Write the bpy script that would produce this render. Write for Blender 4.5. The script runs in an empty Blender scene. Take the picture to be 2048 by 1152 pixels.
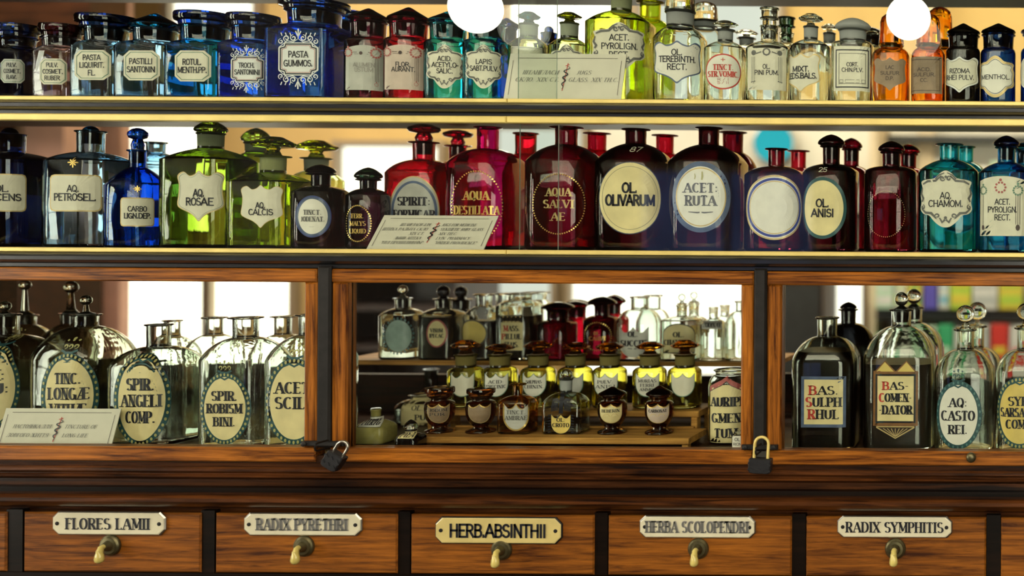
import bpy, math, random
from math import sin, cos, pi, radians, sqrt, atan2
from mathutils import Vector, Matrix

random.seed(7)
SC = bpy.context.scene
COL = SC.collection

# ------------------------------------------------------------------ camera
D = 1.70                 # camera distance to the front of the shelves (m)
S = 0.0008               # metres per photo pixel at the shelf front
VX, VY = 2100.0, 470.0   # principal point in the 2048x1152 frame
CX = (VX - 1024) * S
CZ = 1.35 + (576 - VY) * S
ROLL = radians(0.336)
CR, SR = cos(ROLL), sin(ROLL)

cam_data = bpy.data.cameras.new('camera')
cam = bpy.data.objects.new('camera', cam_data)
COL.objects.link(cam)
cam.location = (CX, -D, CZ)
cam.rotation_euler = (pi / 2, -ROLL, 0)
cam_data.sensor_width = 36.0
cam_data.lens = 36.0 * (D / S) / 2048.0
cam_data.shift_x = (1024 - VX) / 2048.0
cam_data.shift_y = -(576 - VY) / 2048.0
cam_data.clip_start = 0.05
cam_data.dof.use_dof = True
cam_data.dof.focus_distance = D + 0.03
cam_data.dof.aperture_fstop = 1.6
SC.camera = cam

# ------------------------------------------------------------------ view, world
SC.view_settings.view_transform = 'Standard'
SC.view_settings.look = 'None'
SC.view_settings.exposure = 0.0
SC.view_settings.gamma = 1.0
SC.view_settings.use_curve_mapping = False
world = bpy.data.worlds.new('world')
SC.world = world
world.use_nodes = True
world.node_tree.nodes['Background'].inputs[0].default_value = (0.55, 0.7, 1.0, 1)
world.node_tree.nodes['Background'].inputs[1].default_value = 0.3
try:
    SC.cycles.caustics_reflective = False
    SC.cycles.caustics_refractive = False
    SC.cycles.sample_clamp_indirect = 14.0
    SC.cycles.max_bounces = 24
    SC.cycles.transmission_bounces = 22
    SC.cycles.glossy_bounces = 4
    SC.cycles.diffuse_bounces = 3
    SC.cycles.transparent_max_bounces = 24
    SC.cycles.blur_glossy = 0.5
except Exception:
    pass


def P(px, py, Y):
    """world point seen at photo pixel (px,py) on the plane y = Y"""
    dx, dy = px - VX, py - VY
    k = S * (D + Y) / D
    return Vector((CX + (CR * dx + SR * dy) * k, Y, CZ - (-SR * dx + CR * dy) * k))


def Zp(py, Y, px=1024):
    return P(px, py, Y).z


def Xp(px, Y, py=576):
    return P(px, py, Y).x


def proj(v):
    k = S * (D + v[1]) / D
    ix, iy = (v[0] - CX) / k, (CZ - v[2]) / k
    return VX + CR * ix - SR * iy, VY + SR * ix + CR * iy


def area_light(name, loc, aim, sx, sy, power, color):
    ld = bpy.data.lights.new(name, 'AREA')
    ld.shape = 'RECTANGLE'
    ld.size, ld.size_y = sx, sy
    ld.energy = power
    ld.color = color
    o = bpy.data.objects.new(name, ld)
    COL.objects.link(o)
    o.location = loc
    o.rotation_euler = (Vector(aim) - Vector(loc)).to_track_quat('-Z', 'Y').to_euler()
    return o


# unseen fill lights added overhead: one for the labels, one for the room behind
area_light('added_fill_light', (0.1, -2.3, 2.9), (0.0, 0.0, 1.3), 2.6, 0.6, 22, (1.0, 0.86, 0.66))
area_light('added_fill_light', (0.2, 1.9, 3.05), (0.2, 2.3, 0.0), 3.4, 0.9, 85, (1.0, 0.84, 0.6))

area_light('added_fill_light', (-2.5, 1.5, 3.0), (-2.7, 2.7, 1.4), 0.8, 0.5, 45, (1.0, 0.80, 0.66))  # extra fill added to brighten the curtain at the left

# ------------------------------------------------------------------ materials
M = {}


def nodes_of(m):
    m.use_nodes = True
    nt = m.node_tree
    nt.nodes.clear()
    out = nt.nodes.new('ShaderNodeOutputMaterial')
    return nt, out


def plain(name, col, rough=0.5, metal=0.0, var=0.12, scale=60.0, spec=0.5, bump=0.0, coat=0.0):
    """principled with a fine procedural mottling"""
    m = bpy.data.materials.new(name)
    nt, out = nodes_of(m)
    b = nt.nodes.new('ShaderNodeBsdfPrincipled')
    tc = nt.nodes.new('ShaderNodeTexCoord')
    nz = nt.nodes.new('ShaderNodeTexNoise')
    nz.inputs['Scale'].default_value = scale
    nz.inputs['Detail'].default_value = 4
    nt.links.new(tc.outputs['Object'], nz.inputs['Vector'])
    rp = nt.nodes.new('ShaderNodeValToRGB')
    rp.color_ramp.elements[0].position = 0.3
    rp.color_ramp.elements[1].position = 0.7
    rp.color_ramp.elements[0].color = [c * (1 - var) for c in col] + [1]
    rp.color_ramp.elements[1].color = [min(1, c * (1 + var)) for c in col] + [1]
    nt.links.new(nz.outputs['Fac'], rp.inputs['Fac'])
    nt.links.new(rp.outputs['Color'], b.inputs['Base Color'])
    b.inputs['Roughness'].default_value = rough
    b.inputs['Metallic'].default_value = metal
    b.inputs['Specular IOR Level'].default_value = spec
    b.inputs['Coat Weight'].default_value = coat
    if bump:
        bp = nt.nodes.new('ShaderNodeBump')
        bp.inputs['Strength'].default_value = bump
        bp.inputs['Distance'].default_value = 0.002
        nt.links.new(nz.outputs['Fac'], bp.inputs['Height'])
        nt.links.new(bp.outputs['Normal'], b.inputs['Normal'])
    nt.links.new(b.outputs[0], out.inputs[0])
    M[name] = m
    return m


def wood(name, dark, light, stretch=(3, 60, 60), rough=0.35, contrast=(0.35, 0.7), coat=0.06):
    m = bpy.data.materials.new(name)
    nt, out = nodes_of(m)
    b = nt.nodes.new('ShaderNodeBsdfPrincipled')
    tc = nt.nodes.new('ShaderNodeTexCoord')
    mp = nt.nodes.new('ShaderNodeMapping')
    mp.inputs['Scale'].default_value = stretch
    nt.links.new(tc.outputs['Object'], mp.inputs['Vector'])
    n1 = nt.nodes.new('ShaderNodeTexNoise')
    n1.inputs['Scale'].default_value = 1.0
    n1.inputs['Detail'].default_value = 6
    n1.inputs['Roughness'].default_value = 0.65
    n1.inputs['Distortion'].default_value = 0.6
    nt.links.new(mp.outputs[0], n1.inputs['Vector'])
    n2 = nt.nodes.new('ShaderNodeTexNoise')
    n2.inputs['Scale'].default_value = 7.0
    n2.inputs['Detail'].default_value = 3
    nt.links.new(tc.outputs['Object'], n2.inputs['Vector'])
    mx = nt.nodes.new('ShaderNodeMath')
    mx.operation = 'MULTIPLY_ADD'
    mx.inputs[1].default_value = 0.35
    nt.links.new(n2.outputs['Fac'], mx.inputs[0])
    sb = nt.nodes.new('ShaderNodeMath')
    sb.operation = 'SUBTRACT'
    sb.inputs[1].default_value = 0.175
    nt.links.new(n1.outputs['Fac'], sb.inputs[0])
    nt.links.new(sb.outputs[0], mx.inputs[2])
    rp = nt.nodes.new('ShaderNodeValToRGB')
    rp.color_ramp.elements[0].position = contrast[0]
    rp.color_ramp.elements[1].position = contrast[1]
    rp.color_ramp.elements[0].color = list(dark) + [1]
    rp.color_ramp.elements[1].color = list(light) + [1]
    nt.links.new(mx.outputs[0], rp.inputs['Fac'])
    nt.links.new(rp.outputs['Color'], b.inputs['Base Color'])
    b.inputs['Roughness'].default_value = rough
    b.inputs['Specular IOR Level'].default_value = 0.22
    b.inputs['Coat Weight'].default_value = coat
    b.inputs['Coat Roughness'].default_value = 0.2
    bp = nt.nodes.new('ShaderNodeBump')
    bp.inputs['Strength'].default_value = 0.25
    bp.inputs['Distance'].default_value = 0.001
    nt.links.new(n1.outputs['Fac'], bp.inputs['Height'])
    nt.links.new(bp.outputs['Normal'], b.inputs['Normal'])
    nt.links.new(b.outputs[0], out.inputs[0])
    M[name] = m
    return m


def glass(name, T, rough=0.0, ior=1.48, crossings=4.0):
    """walls of coloured glass: T is what is left of white light after the usual number of
    surface crossings; slanting paths run through more glass and come out deeper"""
    m = bpy.data.materials.new(name)
    nt, out = nodes_of(m)
    g = nt.nodes.new('ShaderNodeBsdfRefraction')
    g.inputs['IOR'].default_value = ior
    g.inputs['Roughness'].default_value = rough
    gl = nt.nodes.new('ShaderNodeBsdfGlossy')
    gl.inputs['Roughness'].default_value = rough
    gl.inputs['Color'].default_value = (1, 1, 1, 1)
    fr = nt.nodes.new('ShaderNodeFresnel')
    fr.inputs['IOR'].default_value = ior
    mixs = nt.nodes.new('ShaderNodeMixShader')
    nt.links.new(fr.outputs[0], mixs.inputs[0])
    nt.links.new(g.outputs[0], mixs.inputs[1])
    nt.links.new(gl.outputs[0], mixs.inputs[2])
    geo = nt.nodes.new('ShaderNodeNewGeometry')
    dt = nt.nodes.new('ShaderNodeVectorMath')
    dt.operation = 'DOT_PRODUCT'
    nt.links.new(geo.outputs['Normal'], dt.inputs[0])
    nt.links.new(geo.outputs['Incoming'], dt.inputs[1])
    ab = nt.nodes.new('ShaderNodeMath')
    ab.operation = 'ABSOLUTE'
    nt.links.new(dt.outputs['Value'], ab.inputs[0])
    mxn = nt.nodes.new('ShaderNodeMath')
    mxn.operation = 'MAXIMUM'
    mxn.inputs[1].default_value = 0.38
    nt.links.new(ab.outputs[0], mxn.inputs[0])
    tc = nt.nodes.new('ShaderNodeTexCoord')
    mp = nt.nodes.new('ShaderNodeMapping')
    mp.inputs['Scale'].default_value = (1, 1, 0.35)
    nt.links.new(tc.outputs['Object'], mp.inputs['Vector'])
    nz = nt.nodes.new('ShaderNodeTexNoise')
    nz.inputs['Scale'].default_value = 55
    nz.inputs['Detail'].default_value = 2
    nt.links.new(mp.outputs[0], nz.inputs['Vector'])
    dv = nt.nodes.new('ShaderNodeMath')
    dv.operation = 'DIVIDE'
    dv.inputs[0].default_value = 1.0 / crossings
    nt.links.new(mxn.outputs[0], dv.inputs[1])
    th = nt.nodes.new('ShaderNodeMath')          # uneven thickness of old glass
    th.operation = 'MULTIPLY_ADD'
    th.inputs[1].default_value = 0.9
    th.inputs[2].default_value = 0.55
    nt.links.new(nz.outputs['Fac'], th.inputs[0])
    ex = nt.nodes.new('ShaderNodeMath')
    ex.operation = 'MULTIPLY'
    nt.links.new(dv.outputs[0], ex.inputs[0])
    nt.links.new(th.outputs[0], ex.inputs[1])
    cmb = nt.nodes.new('ShaderNodeCombineColor')
    for i, c in enumerate(T):
        pw = nt.nodes.new('ShaderNodeMath')
        pw.operation = 'POWER'
        pw.inputs[0].default_value = max(c, 0.0002)
        nt.links.new(ex.outputs[0], pw.inputs[1])
        nt.links.new(pw.outputs[0], cmb.inputs[i])
    nt.links.new(cmb.outputs[0], g.inputs['Color'])
    bp = nt.nodes.new('ShaderNodeBump')
    bp.inputs['Strength'].default_value = 0.05
    bp.inputs['Distance'].default_value = 0.004
    nt.links.new(nz.outputs['Fac'], bp.inputs['Height'])
    for q in (g, gl, fr):
        nt.links.new(bp.outputs['Normal'], q.inputs['Normal'])
    nt.links.new(mixs.outputs[0], out.inputs[0])
    M[name] = m
    return m


def frosted(name, T):
    m = bpy.data.materials.new(name)
    nt, out = nodes_of(m)
    d = nt.nodes.new('ShaderNodeBsdfDiffuse')
    t = nt.nodes.new('ShaderNodeBsdfTranslucent')
    nz = nt.nodes.new('ShaderNodeTexNoise')
    nz.inputs['Scale'].default_value = 150
    rp = nt.nodes.new('ShaderNodeValToRGB')
    rp.color_ramp.elements[0].color = [c * 0.8 for c in T] + [1]
    rp.color_ramp.elements[1].color = list(T) + [1]
    nt.links.new(nz.outputs['Fac'], rp.inputs['Fac'])
    nt.links.new(rp.outputs[0], d.inputs[0])
    nt.links.new(rp.outputs[0], t.inputs[0])
    mx = nt.nodes.new('ShaderNodeMixShader')
    mx.inputs[0].default_value = 0.6
    nt.links.new(d.outputs[0], mx.inputs[1])
    nt.links.new(t.outputs[0], mx.inputs[2])
    nt.links.new(mx.outputs[0], out.inputs[0])
    M[name] = m
    return m


def pane_mat(name, tint=(0.97, 0.99, 0.97), gloss=1.0):
    m = bpy.data.materials.new(name)
    nt, out = nodes_of(m)
    t = nt.nodes.new('ShaderNodeBsdfTransparent')
    t.inputs[0].default_value = list(tint) + [1]
    g = nt.nodes.new('ShaderNodeBsdfGlossy')
    g.inputs['Roughness'].default_value = 0.0
    nz = nt.nodes.new('ShaderNodeTexNoise')
    nz.inputs['Scale'].default_value = 3
    rr = nt.nodes.new('ShaderNodeMath')
    rr.operation = 'MULTIPLY'
    rr.inputs[1].default_value = 0.03
    nt.links.new(nz.outputs['Fac'], rr.inputs[0])
    nt.links.new(rr.outputs[0], g.inputs['Roughness'])
    geo = nt.nodes.new('ShaderNodeNewGeometry')
    dt = nt.nodes.new('ShaderNodeVectorMath')
    dt.operation = 'DOT_PRODUCT'
    nt.links.new(geo.outputs['Normal'], dt.inputs[0])
    nt.links.new(geo.outputs['Incoming'], dt.inputs[1])

    def op(kind, a, b_):
        q = nt.nodes.new('ShaderNodeMath')
        q.operation = kind
        for i, x in enumerate((a, b_)):
            if x is None:
                continue
            if isinstance(x, (int, float)):
                q.inputs[i].default_value = x
            else:
                nt.links.new(x, q.inputs[i])
        return q.outputs[0]
    # Schlick's reflectance of plain glass, the same from both sides
    k5 = op('POWER', op('SUBTRACT', 1.0, op('ABSOLUTE', dt.outputs['Value'], None)), 5.0)
    k = op('MULTIPLY', op('ADD', op('MULTIPLY', k5, 0.96), 0.04), gloss)
    mx = nt.nodes.new('ShaderNodeMixShader')
    nt.links.new(k, mx.inputs[0])
    nt.links.new(t.outputs[0], mx.inputs[1])
    nt.links.new(g.outputs[0], mx.inputs[2])
    nt.links.new(mx.outputs[0], out.inputs[0])
    M[name] = m
    return m


def emit(name, col, strength, scale=1.5, var=0.25):
    """glowing pane or globe with a little unevenness"""
    m = bpy.data.materials.new(name)
    nt, out = nodes_of(m)
    e = nt.nodes.new('ShaderNodeEmission')
    tc = nt.nodes.new('ShaderNodeTexCoord')
    nz = nt.nodes.new('ShaderNodeTexNoise')
    nz.inputs['Scale'].default_value = scale
    nt.links.new(tc.outputs['Object'], nz.inputs['Vector'])
    rp = nt.nodes.new('ShaderNodeValToRGB')
    rp.color_ramp.elements[0].color = [c * (1 - var) for c in col] + [1]
    rp.color_ramp.elements[1].color = list(col) + [1]
    nt.links.new(nz.outputs['Fac'], rp.inputs['Fac'])
    nt.links.new(rp.outputs[0], e.inputs[0])
    e.inputs[1].default_value = strength
    nt.links.new(e.outputs[0], out.inputs[0])
    M[name] = m
    return m


GLASS = {
    'blue': (0.012, 0.10, 0.62), 'darkblue': (0.004, 0.02, 0.14), 'cobalt': (0.006, 0.055, 0.42),
    'teal': (0.03, 0.42, 0.55), 'tealblue': (0.015, 0.26, 0.6), 'paleblue': (0.26, 0.46, 0.66),
    'garnet': (0.13, 0.003, 0.013), 'ruby': (0.36, 0.005, 0.02), 'magenta': (0.40, 0.004, 0.10),
    'darkred': (0.035, 0.002, 0.006), 'plum': (0.022, 0.004, 0.010),
    'green': (0.27, 0.40, 0.05), 'lime': (0.50, 0.60, 0.03), 'palegreen': (0.66, 0.78, 0.36), 'chartreuse': (0.58, 0.68, 0.12),
    'amber': (0.85, 0.34, 0.012), 'brown': (0.28, 0.075, 0.012), 'honey': (0.82, 0.34, 0.025),
    'yellow': (0.72, 0.66, 0.12), 'clear': (0.86, 0.92, 0.86), 'smoke': (0.5, 0.53, 0.45),
    'black': (0.006, 0.007, 0.009), 'darkgreen': (0.02, 0.05, 0.03), 'lilac': (0.72, 0.68, 0.8),  # lilac is clear glass with a purplish reflection put into its colour
}
for k_, t_ in GLASS.items():
    glass('glass_' + k_, t_)
    glass('solid_' + k_, t_, crossings=2.2)
    frosted('ground_' + k_, [0.25 + 0.55 * sqrt(c) for c in t_] if sum(t_) > 0.6 else [0.05 + 0.5 * sqrt(c) for c in t_])

frosted('ground_yellow', (0.46, 0.38, 0.13))
plain('paper', (0.76, 0.73, 0.58), 0.45, var=0.06)
plain('paper_white', (0.84, 0.82, 0.72), 0.45, var=0.05)
plain('paper_cream', (0.82, 0.70, 0.36), 0.45, var=0.1, scale=40)
plain('paper_yellow', (0.76, 0.58, 0.16), 0.45, var=0.12, scale=40)
plain('paper_grey', (0.50, 0.50, 0.45), 0.45, var=0.12, scale=50)
plain('paper_pink', (0.62, 0.50, 0.42), 0.45, var=0.08)
plain('paper_teal', (0.38, 0.52, 0.45), 0.4, var=0.15)
plain('paper_dim', (0.30, 0.21, 0.13), 0.5, var=0.15)
plain('card', (0.70, 0.67, 0.55), 0.6, var=0.03)
plain('ink', (0.012, 0.013, 0.02), 0.4, var=0.2)
plain('ink_brown', (0.06, 0.035, 0.03), 0.5)
plain('ink_grey', (0.14, 0.14, 0.13), 0.5)
plain('ink_pale', (0.33, 0.31, 0.28), 0.5)
plain('ink_red', (0.55, 0.05, 0.035), 0.45)
plain('rose', (0.42, 0.10, 0.09), 0.45)
plain('white_paint', (0.80, 0.82, 0.80), 0.4, var=0.03)
plain('green_line', (0.10, 0.22, 0.15), 0.4)
plain('teal_paint', (0.02, 0.085, 0.095), 0.4, var=0.2)
plain('olive_dot', (0.45, 0.42, 0.16), 0.4)
plain('sea_dot', (0.10, 0.22, 0.22), 0.4)
plain('slate_blue', (0.10, 0.14, 0.24), 0.35, var=0.2)
plain('navy_line', (0.03, 0.045, 0.09), 0.35)
plain('royal', (0.04, 0.06, 0.30), 0.35)
plain('gold', (0.80, 0.55, 0.16), 0.35, metal=0.7, var=0.15, scale=200)
plain('gold_pale', (0.66, 0.50, 0.22), 0.4, metal=0.3)
plain('brass', (0.86, 0.68, 0.22), 0.42, metal=0.25, var=0.10, scale=25, bump=0.05)
plain('brass_old', (0.16, 0.14, 0.07), 0.38, metal=0.8, var=0.3, scale=80)
plain('ivory', (0.80, 0.66, 0.20), 0.28, var=0.08, coat=0.5)
plain('iron', (0.018, 0.016, 0.015), 0.55, metal=0.5, var=0.35, scale=40, bump=0.4)
plain('steel', (0.55, 0.52, 0.45), 0.3, metal=1.0)
plain('lock_black', (0.03, 0.03, 0.034), 0.4, metal=0.4, var=0.2)
plain('enamel', (0.80, 0.75, 0.55), 0.3, var=0.07, scale=30, coat=0.4)
plain('enamel_yellow', (0.74, 0.60, 0.24), 0.3, var=0.08, scale=30, coat=0.4)
plain('black_lacquer', (0.010, 0.011, 0.015), 0.28, var=0.3, scale=30, bump=0.15, coat=0.3)
plain('shelf_dark', (0.035, 0.038, 0.038), 0.4, var=0.2)
plain('cork', (0.45, 0.28, 0.12), 0.8, var=0.3, scale=120)
plain('contents_dark', (0.012, 0.008, 0.006), 0.35)
plain('contents_brown', (0.03, 0.016, 0.008), 0.4)
plain('contents_olive', (0.34, 0.30, 0.09), 0.25, var=0.2)
plain('contents_grey', (0.10, 0.095, 0.075), 0.6, var=0.25)
plain('plaster', (0.60, 0.42, 0.155), 0.8, var=0.12, scale=3)
plain('plaster_warm', (0.68, 0.46, 0.14), 0.8, var=0.1, scale=3)
plain('plaster_pale', (0.72, 0.70, 0.62), 0.8, var=0.08, scale=3)
plain('wall_brown', (0.16, 0.10, 0.06), 0.7, var=0.15, scale=4)
plain('ceiling_paint', (0.45, 0.42, 0.36), 0.85, var=0.04, scale=3)
plain('curtain_pink', (0.62, 0.38, 0.30), 0.85, var=0.15, scale=8)
plain('frame_paint', (0.30, 0.24, 0.16), 0.5)
plain('stone', (0.72, 0.60, 0.42), 0.7, var=0.1, scale=8)
wood('oak', (0.055, 0.012, 0.002), (0.54, 0.180, 0.020), (7, 150, 170))
wood('oak_upright', (0.055, 0.012, 0.002), (0.54, 0.180, 0.020), (150, 150, 7))
wood('oak_dark', (0.012, 0.004, 0.002), (0.16, 0.050, 0.012), (6, 110, 130))
wood('drawer_wood', (0.05, 0.012, 0.002), (0.46, 0.150, 0.014), (9, 110, 150), rough=0.5, contrast=(0.30, 0.75))
wood('ebonised', (0.003, 0.002, 0.0015), (0.014, 0.007, 0.004), (4, 50, 60))
wood('walnut', (0.010, 0.005, 0.003), (0.055, 0.020, 0.008), (4, 50, 60))
wood('rack_wood', (0.26, 0.11, 0.022), (0.72, 0.38, 0.09), (4, 60, 90), rough=0.5, coat=0.1)
wood('floor_wood', (0.02, 0.010, 0.005), (0.075, 0.038, 0.018), (2, 14, 14))
pane_mat('pane')
plain('pane_edge', (0.45, 0.60, 0.50), 0.2)


# ------------------------------------------------------------------ mesh helpers
class MB:
    def __init__(self):
        self.v, self.f, self.m = [], [], []
        self.slots = []

    def slot(self, mat):
        if mat not in self.slots:
            self.slots.append(mat)
        return self.slots.index(mat)

    def add(self, vs, fs, mat):
        o = len(self.v)
        k = self.slot(mat)
        self.v.extend([tuple(p) for p in vs])
        for f in fs:
            self.f.append([o + i for i in f])
            self.m.append(k)

    def box(self, x0, x1, y0, y1, z0, z1, mat):
        vs = [(x, y, z) for z in (z0, z1) for y in (y0, y1) for x in (x0, x1)]
        self.add(vs, [(0, 2, 3, 1), (4, 5, 7, 6), (0, 1, 5, 4), (2, 6, 7, 3), (0, 4, 6, 2), (1, 3, 7, 5)], mat)

    def bevbox(self, x0, x1, y0, y1, z0, z1, b, mat):
        """box with chamfered front (y0) edges"""
        r = [(x0, y1, z0), (x1, y1, z0), (x1, y1, z1), (x0, y1, z1),
             (x0, y0 + b, z0), (x1, y0 + b, z0), (x1, y0 + b, z1), (x0, y0 + b, z1),
             (x0 + b, y0, z0 + b), (x1 - b, y0, z0 + b), (x1 - b, y0, z1 - b), (x0 + b, y0, z1 - b)]
        f = [(0, 3, 2, 1), (8, 9, 10, 11)]
        for a in (0, 4):
            for i in range(4):
                j = (i + 1) % 4
                f.append((a + i, a + j, a + 4 + j, a + 4 + i))
        self.add(r, f, mat)

    def loft(self, rings, mat, cap0=False, cap1=False, close=False):
        n = len(rings[0])
        vs = [p for r in rings for p in r]
        fs = []
        R = len(rings)
        for k in range(R if close else R - 1):
            a, b = k * n, ((k + 1) % R) * n
            for i in range(n):
                j = (i + 1) % n
                fs.append((a + i, a + j, b + j, b + i))
        if cap0:
            fs.append(tuple(reversed(range(n))))
        if cap1:
            fs.append(tuple((R - 1) * n + i for i in range(n)))
        self.add(vs, fs, mat)

    def lathe(self, prof, mat, n=28, c=(0, 0, 0), axis='z', cap=True):
        """prof: list of (height, radius)"""
        rings = []
        for h, r in prof:
            ring = []
            for i in range(n):
                a = 2 * pi * (i + 0.5) / n
                if axis == 'z':
                    ring.append((c[0] + r * cos(a), c[1] + r * sin(a), c[2] + h))
                else:   # towards the viewer, -y
                    ring.append((c[0] + r * cos(a), c[1] - h, c[2] + r * sin(a)))
            rings.append(ring)
        self.loft(rings, mat, cap, cap)

    def tube(self, pts, rad, mat, n=10, caps=True):
        pts = [Vector(p) for p in pts]
        rings = []
        up = Vector((0.13, 0.2, 1)).normalized()
        for i, p in enumerate(pts):
            t = (pts[min(i + 1, len(pts) - 1)] - pts[max(i - 1, 0)]).normalized()
            s = t.cross(up)
            if s.length < 1e-4:
                s = t.cross(Vector((1, 0, 0)))
            s.normalize()
            w = s.cross(t).normalized()
            r = rad[i] if isinstance(rad, (list, tuple)) else rad
            rings.append([p + r * (cos(2 * pi * k / n) * s + sin(2 * pi * k / n) * w) for k in range(n)])
        self.loft(rings, mat, caps, caps)

    def extrude_x(self, prof, x0, x1, mat):
        """closed (y,z) profile pulled along x"""
        self.loft([[(x0, y, z) for y, z in prof], [(x1, y, z) for y, z in prof]], mat, True, True)

    def build(self, name, parent=None, smooth=None, loc=None):
        me = bpy.data.meshes.new(name)
        me.from_pydata(self.v, [], self.f)
        for s in self.slots:
            me.materials.append(M[s])
        me.polygons.foreach_set('material_index', self.m)
        if smooth is not None:
            me.polygons.foreach_set('use_smooth', [True] * len(me.polygons))
            me.set_sharp_from_angle(angle=radians(smooth))
        me.update()
        o = bpy.data.objects.new(name, me)
        COL.objects.link(o)
        if parent is not None:
            o.parent = parent
        if loc is not None:
            o.location = loc
        return o


def fix_normals(o):
    import bmesh
    bm = bmesh.new()
    bm.from_mesh(o.data)
    bmesh.ops.recalc_face_normals(bm, faces=bm.faces)
    bm.to_mesh(o.data)
    bm.free()


def empty(name, loc, label=None, cat=None, group=None):
    o = bpy.data.objects.new(name, None)
    o.empty_display_size = 0.02
    COL.objects.link(o)
    o.location = loc
    if label:
        tag(o, label, cat, group)
    return o


def tag(o, label, cat, group=None):
    o['label'] = label
    o['category'] = cat
    if group:
        o['group'] = group
    return o


def struct(o):
    o['kind'] = 'structure'
    return o


# ------------------------------------------------------------------ lettering
def arc(cx, cy, rx, ry, a0, a1, n=9):
    return [(cx + rx * cos(radians(a0 + (a1 - a0) * i / n)), cy + ry * sin(radians(a0 + (a1 - a0) * i / n))) for i in range(n + 1)]


GL = {
    'A': (.84, [[(.04, 0), (.42, 1)], [(.42, 1), (.80, 0)], [(.17, .33), (.67, .33)]]),
    'B': (.72, [[(.12, 0), (.12, 1)], [(.12, 1), (.34, 1)] + arc(.36, .77, .24, .23, 90, -90) + [(.12, .54)],
                [(.12, .54), (.38, .54)] + arc(.38, .27, .27, .27, 90, -90) + [(.12, 0)]]),
    'C': (.76, [arc(.42, .5, .34, .5, 48, 312, 16)]),
    'D': (.80, [[(.12, 0), (.12, 1)], [(.12, 1), (.34, 1)] + arc(.34, .5, .38, .5, 90, -90, 12) + [(.12, 0)]]),
    'E': (.66, [[(.12, 0), (.12, 1)], [(.12, 1), (.60, 1)], [(.12, .52), (.50, .52)], [(.12, 0), (.60, 0)]]),
    'F': (.62, [[(.12, 0), (.12, 1)], [(.12, 1), (.58, 1)], [(.12, .52), (.48, .52)]]),
    'G': (.82, [arc(.42, .5, .34, .5, 48, 300, 16), [(.70, 0.02), (.70, .42)], [(.46, .42), (.72, .42)]]),
    'H': (.80, [[(.12, 0), (.12, 1)], [(.68, 0), (.68, 1)], [(.12, .52), (.68, .52)]]),
    'I': (.32, [[(.16, 0), (.16, 1)]]),
    'J': (.5, [[(.34, 1), (.34, .2)] + arc(.18, .2, .16, .2, 0, -130, 6)]),
    'K': (.76, [[(.12, 0), (.12, 1)], [(.12, .42), (.66, 1)], [(.30, .60), (.70, 0)]]),
    'L': (.62, [[(.12, 0), (.12, 1)], [(.12, 0), (.58, 0)]]),
    'M': (.98, [[(.12, 0), (.12, 1)], [(.12, 1), (.49, .12)], [(.49, .12), (.86, 1)], [(.86, 0), (.86, 1)]]),
    'N': (.80, [[(.12, 0), (.12, 1)], [(.12, 1), (.68, 0)], [(.68, 0), (.68, 1)]]),
    'O': (.80, [arc(.40, .5, .33, .5, 90, 450, 22)]),
    'P': (.68, [[(.12, 0), (.12, 1)], [(.12, 1), (.34, 1)] + arc(.36, .74, .26, .26, 90, -90) + [(.12, .48)]]),
    'Q': (.82, [arc(.40, .5, .33, .5, 90, 450, 22), [(.44, .22), (.72, -.10)]]),
    'R': (.74, [[(.12, 0), (.12, 1)], [(.12, 1), (.34, 1)] + arc(.36, .75, .25, .25, 90, -90) + [(.12, .50)], [(.36, .50), (.68, 0)]]),
    'S': (.66, [arc(.33, .755, .24, .245, 30, 260, 12) + arc(.33, .255, .27, .255, 80, -150, 12)]),
    'T': (.70, [[(.35, 0), (.35, 1)], [(.04, 1), (.66, 1)]]),
    'U': (.78, [[(.12, 1), (.12, .32)] + arc(.39, .32, .27, .32, 180, 360, 12) + [(.66, 1)]]),
    'V': (.78, [[(.04, 1), (.39, 0)], [(.39, 0), (.74, 1)]]),
    'W': (1.1, [[(.04, 1), (.30, 0)], [(.30, 0), (.55, .9)], [(.55, .9), (.80, 0)], [(.80, 0), (1.06, 1)]]),
    'X': (.74, [[(.06, 1), (.68, 0)], [(.06, 0), (.68, 1)]]),
    'Y': (.74, [[(.04, 1), (.37, .48)], [(.37, .48), (.70, 1)], [(.37, 0), (.37, .48)]]),
    'Z': (.68, [[(.08, 1), (.60, 1)], [(.60, 1), (.06, 0)], [(.06, 0), (.62, 0)]]),
    '+': (.6, [[(.3, .1), (.3, .9)], [(.02, .5), (.58, .5)]]),
    '8': (.62, [arc(.31, .74, .21, .24, 90, 450, 16), arc(.31, .26, .26, .26, 90, 450, 16)]),
    '7': (.6, [[(.06, 1), (.54, 1)], [(.54, 1), (.22, 0)]]),
    '2': (.62, [arc(.31, .72, .24, .28, 160, -30, 10) + [(.06, 0)], [(.06, 0), (.58, 0)]]),
    '5': (.62, [[(.54, 1), (.14, 1)], [(.14, 1), (.10, .55)], arc(.30, .32, .26, .30, 125, -150, 12)]),
    '.': (.26, [[(.12, 0), (.12, .13)]]),
    ',': (.26, [[(.14, .12), (.07, -.14)]]),
    ':': (.26, [[(.12, .05), (.12, .18)], [(.12, .5), (.12, .63)]]),
    '-': (.42, [[(.06, .45), (.36, .45)]]),
    "'": (.2, [[(.1, .8), (.1, 1)]]),
    '/': (.4, [[(.02, 0), (.38, 1)]]),
    ' ': (.36, []),
    '\u00c6': (1.1, [[(.02, 0), (.46, 1)], [(.20, .33), (.56, .33)], [(.56, 0), (.56, 1)], [(.46, 1), (1.04, 1)], [(.56, .52), (.94, .52)], [(.56, 0), (1.04, 0)]]),
}


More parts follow.
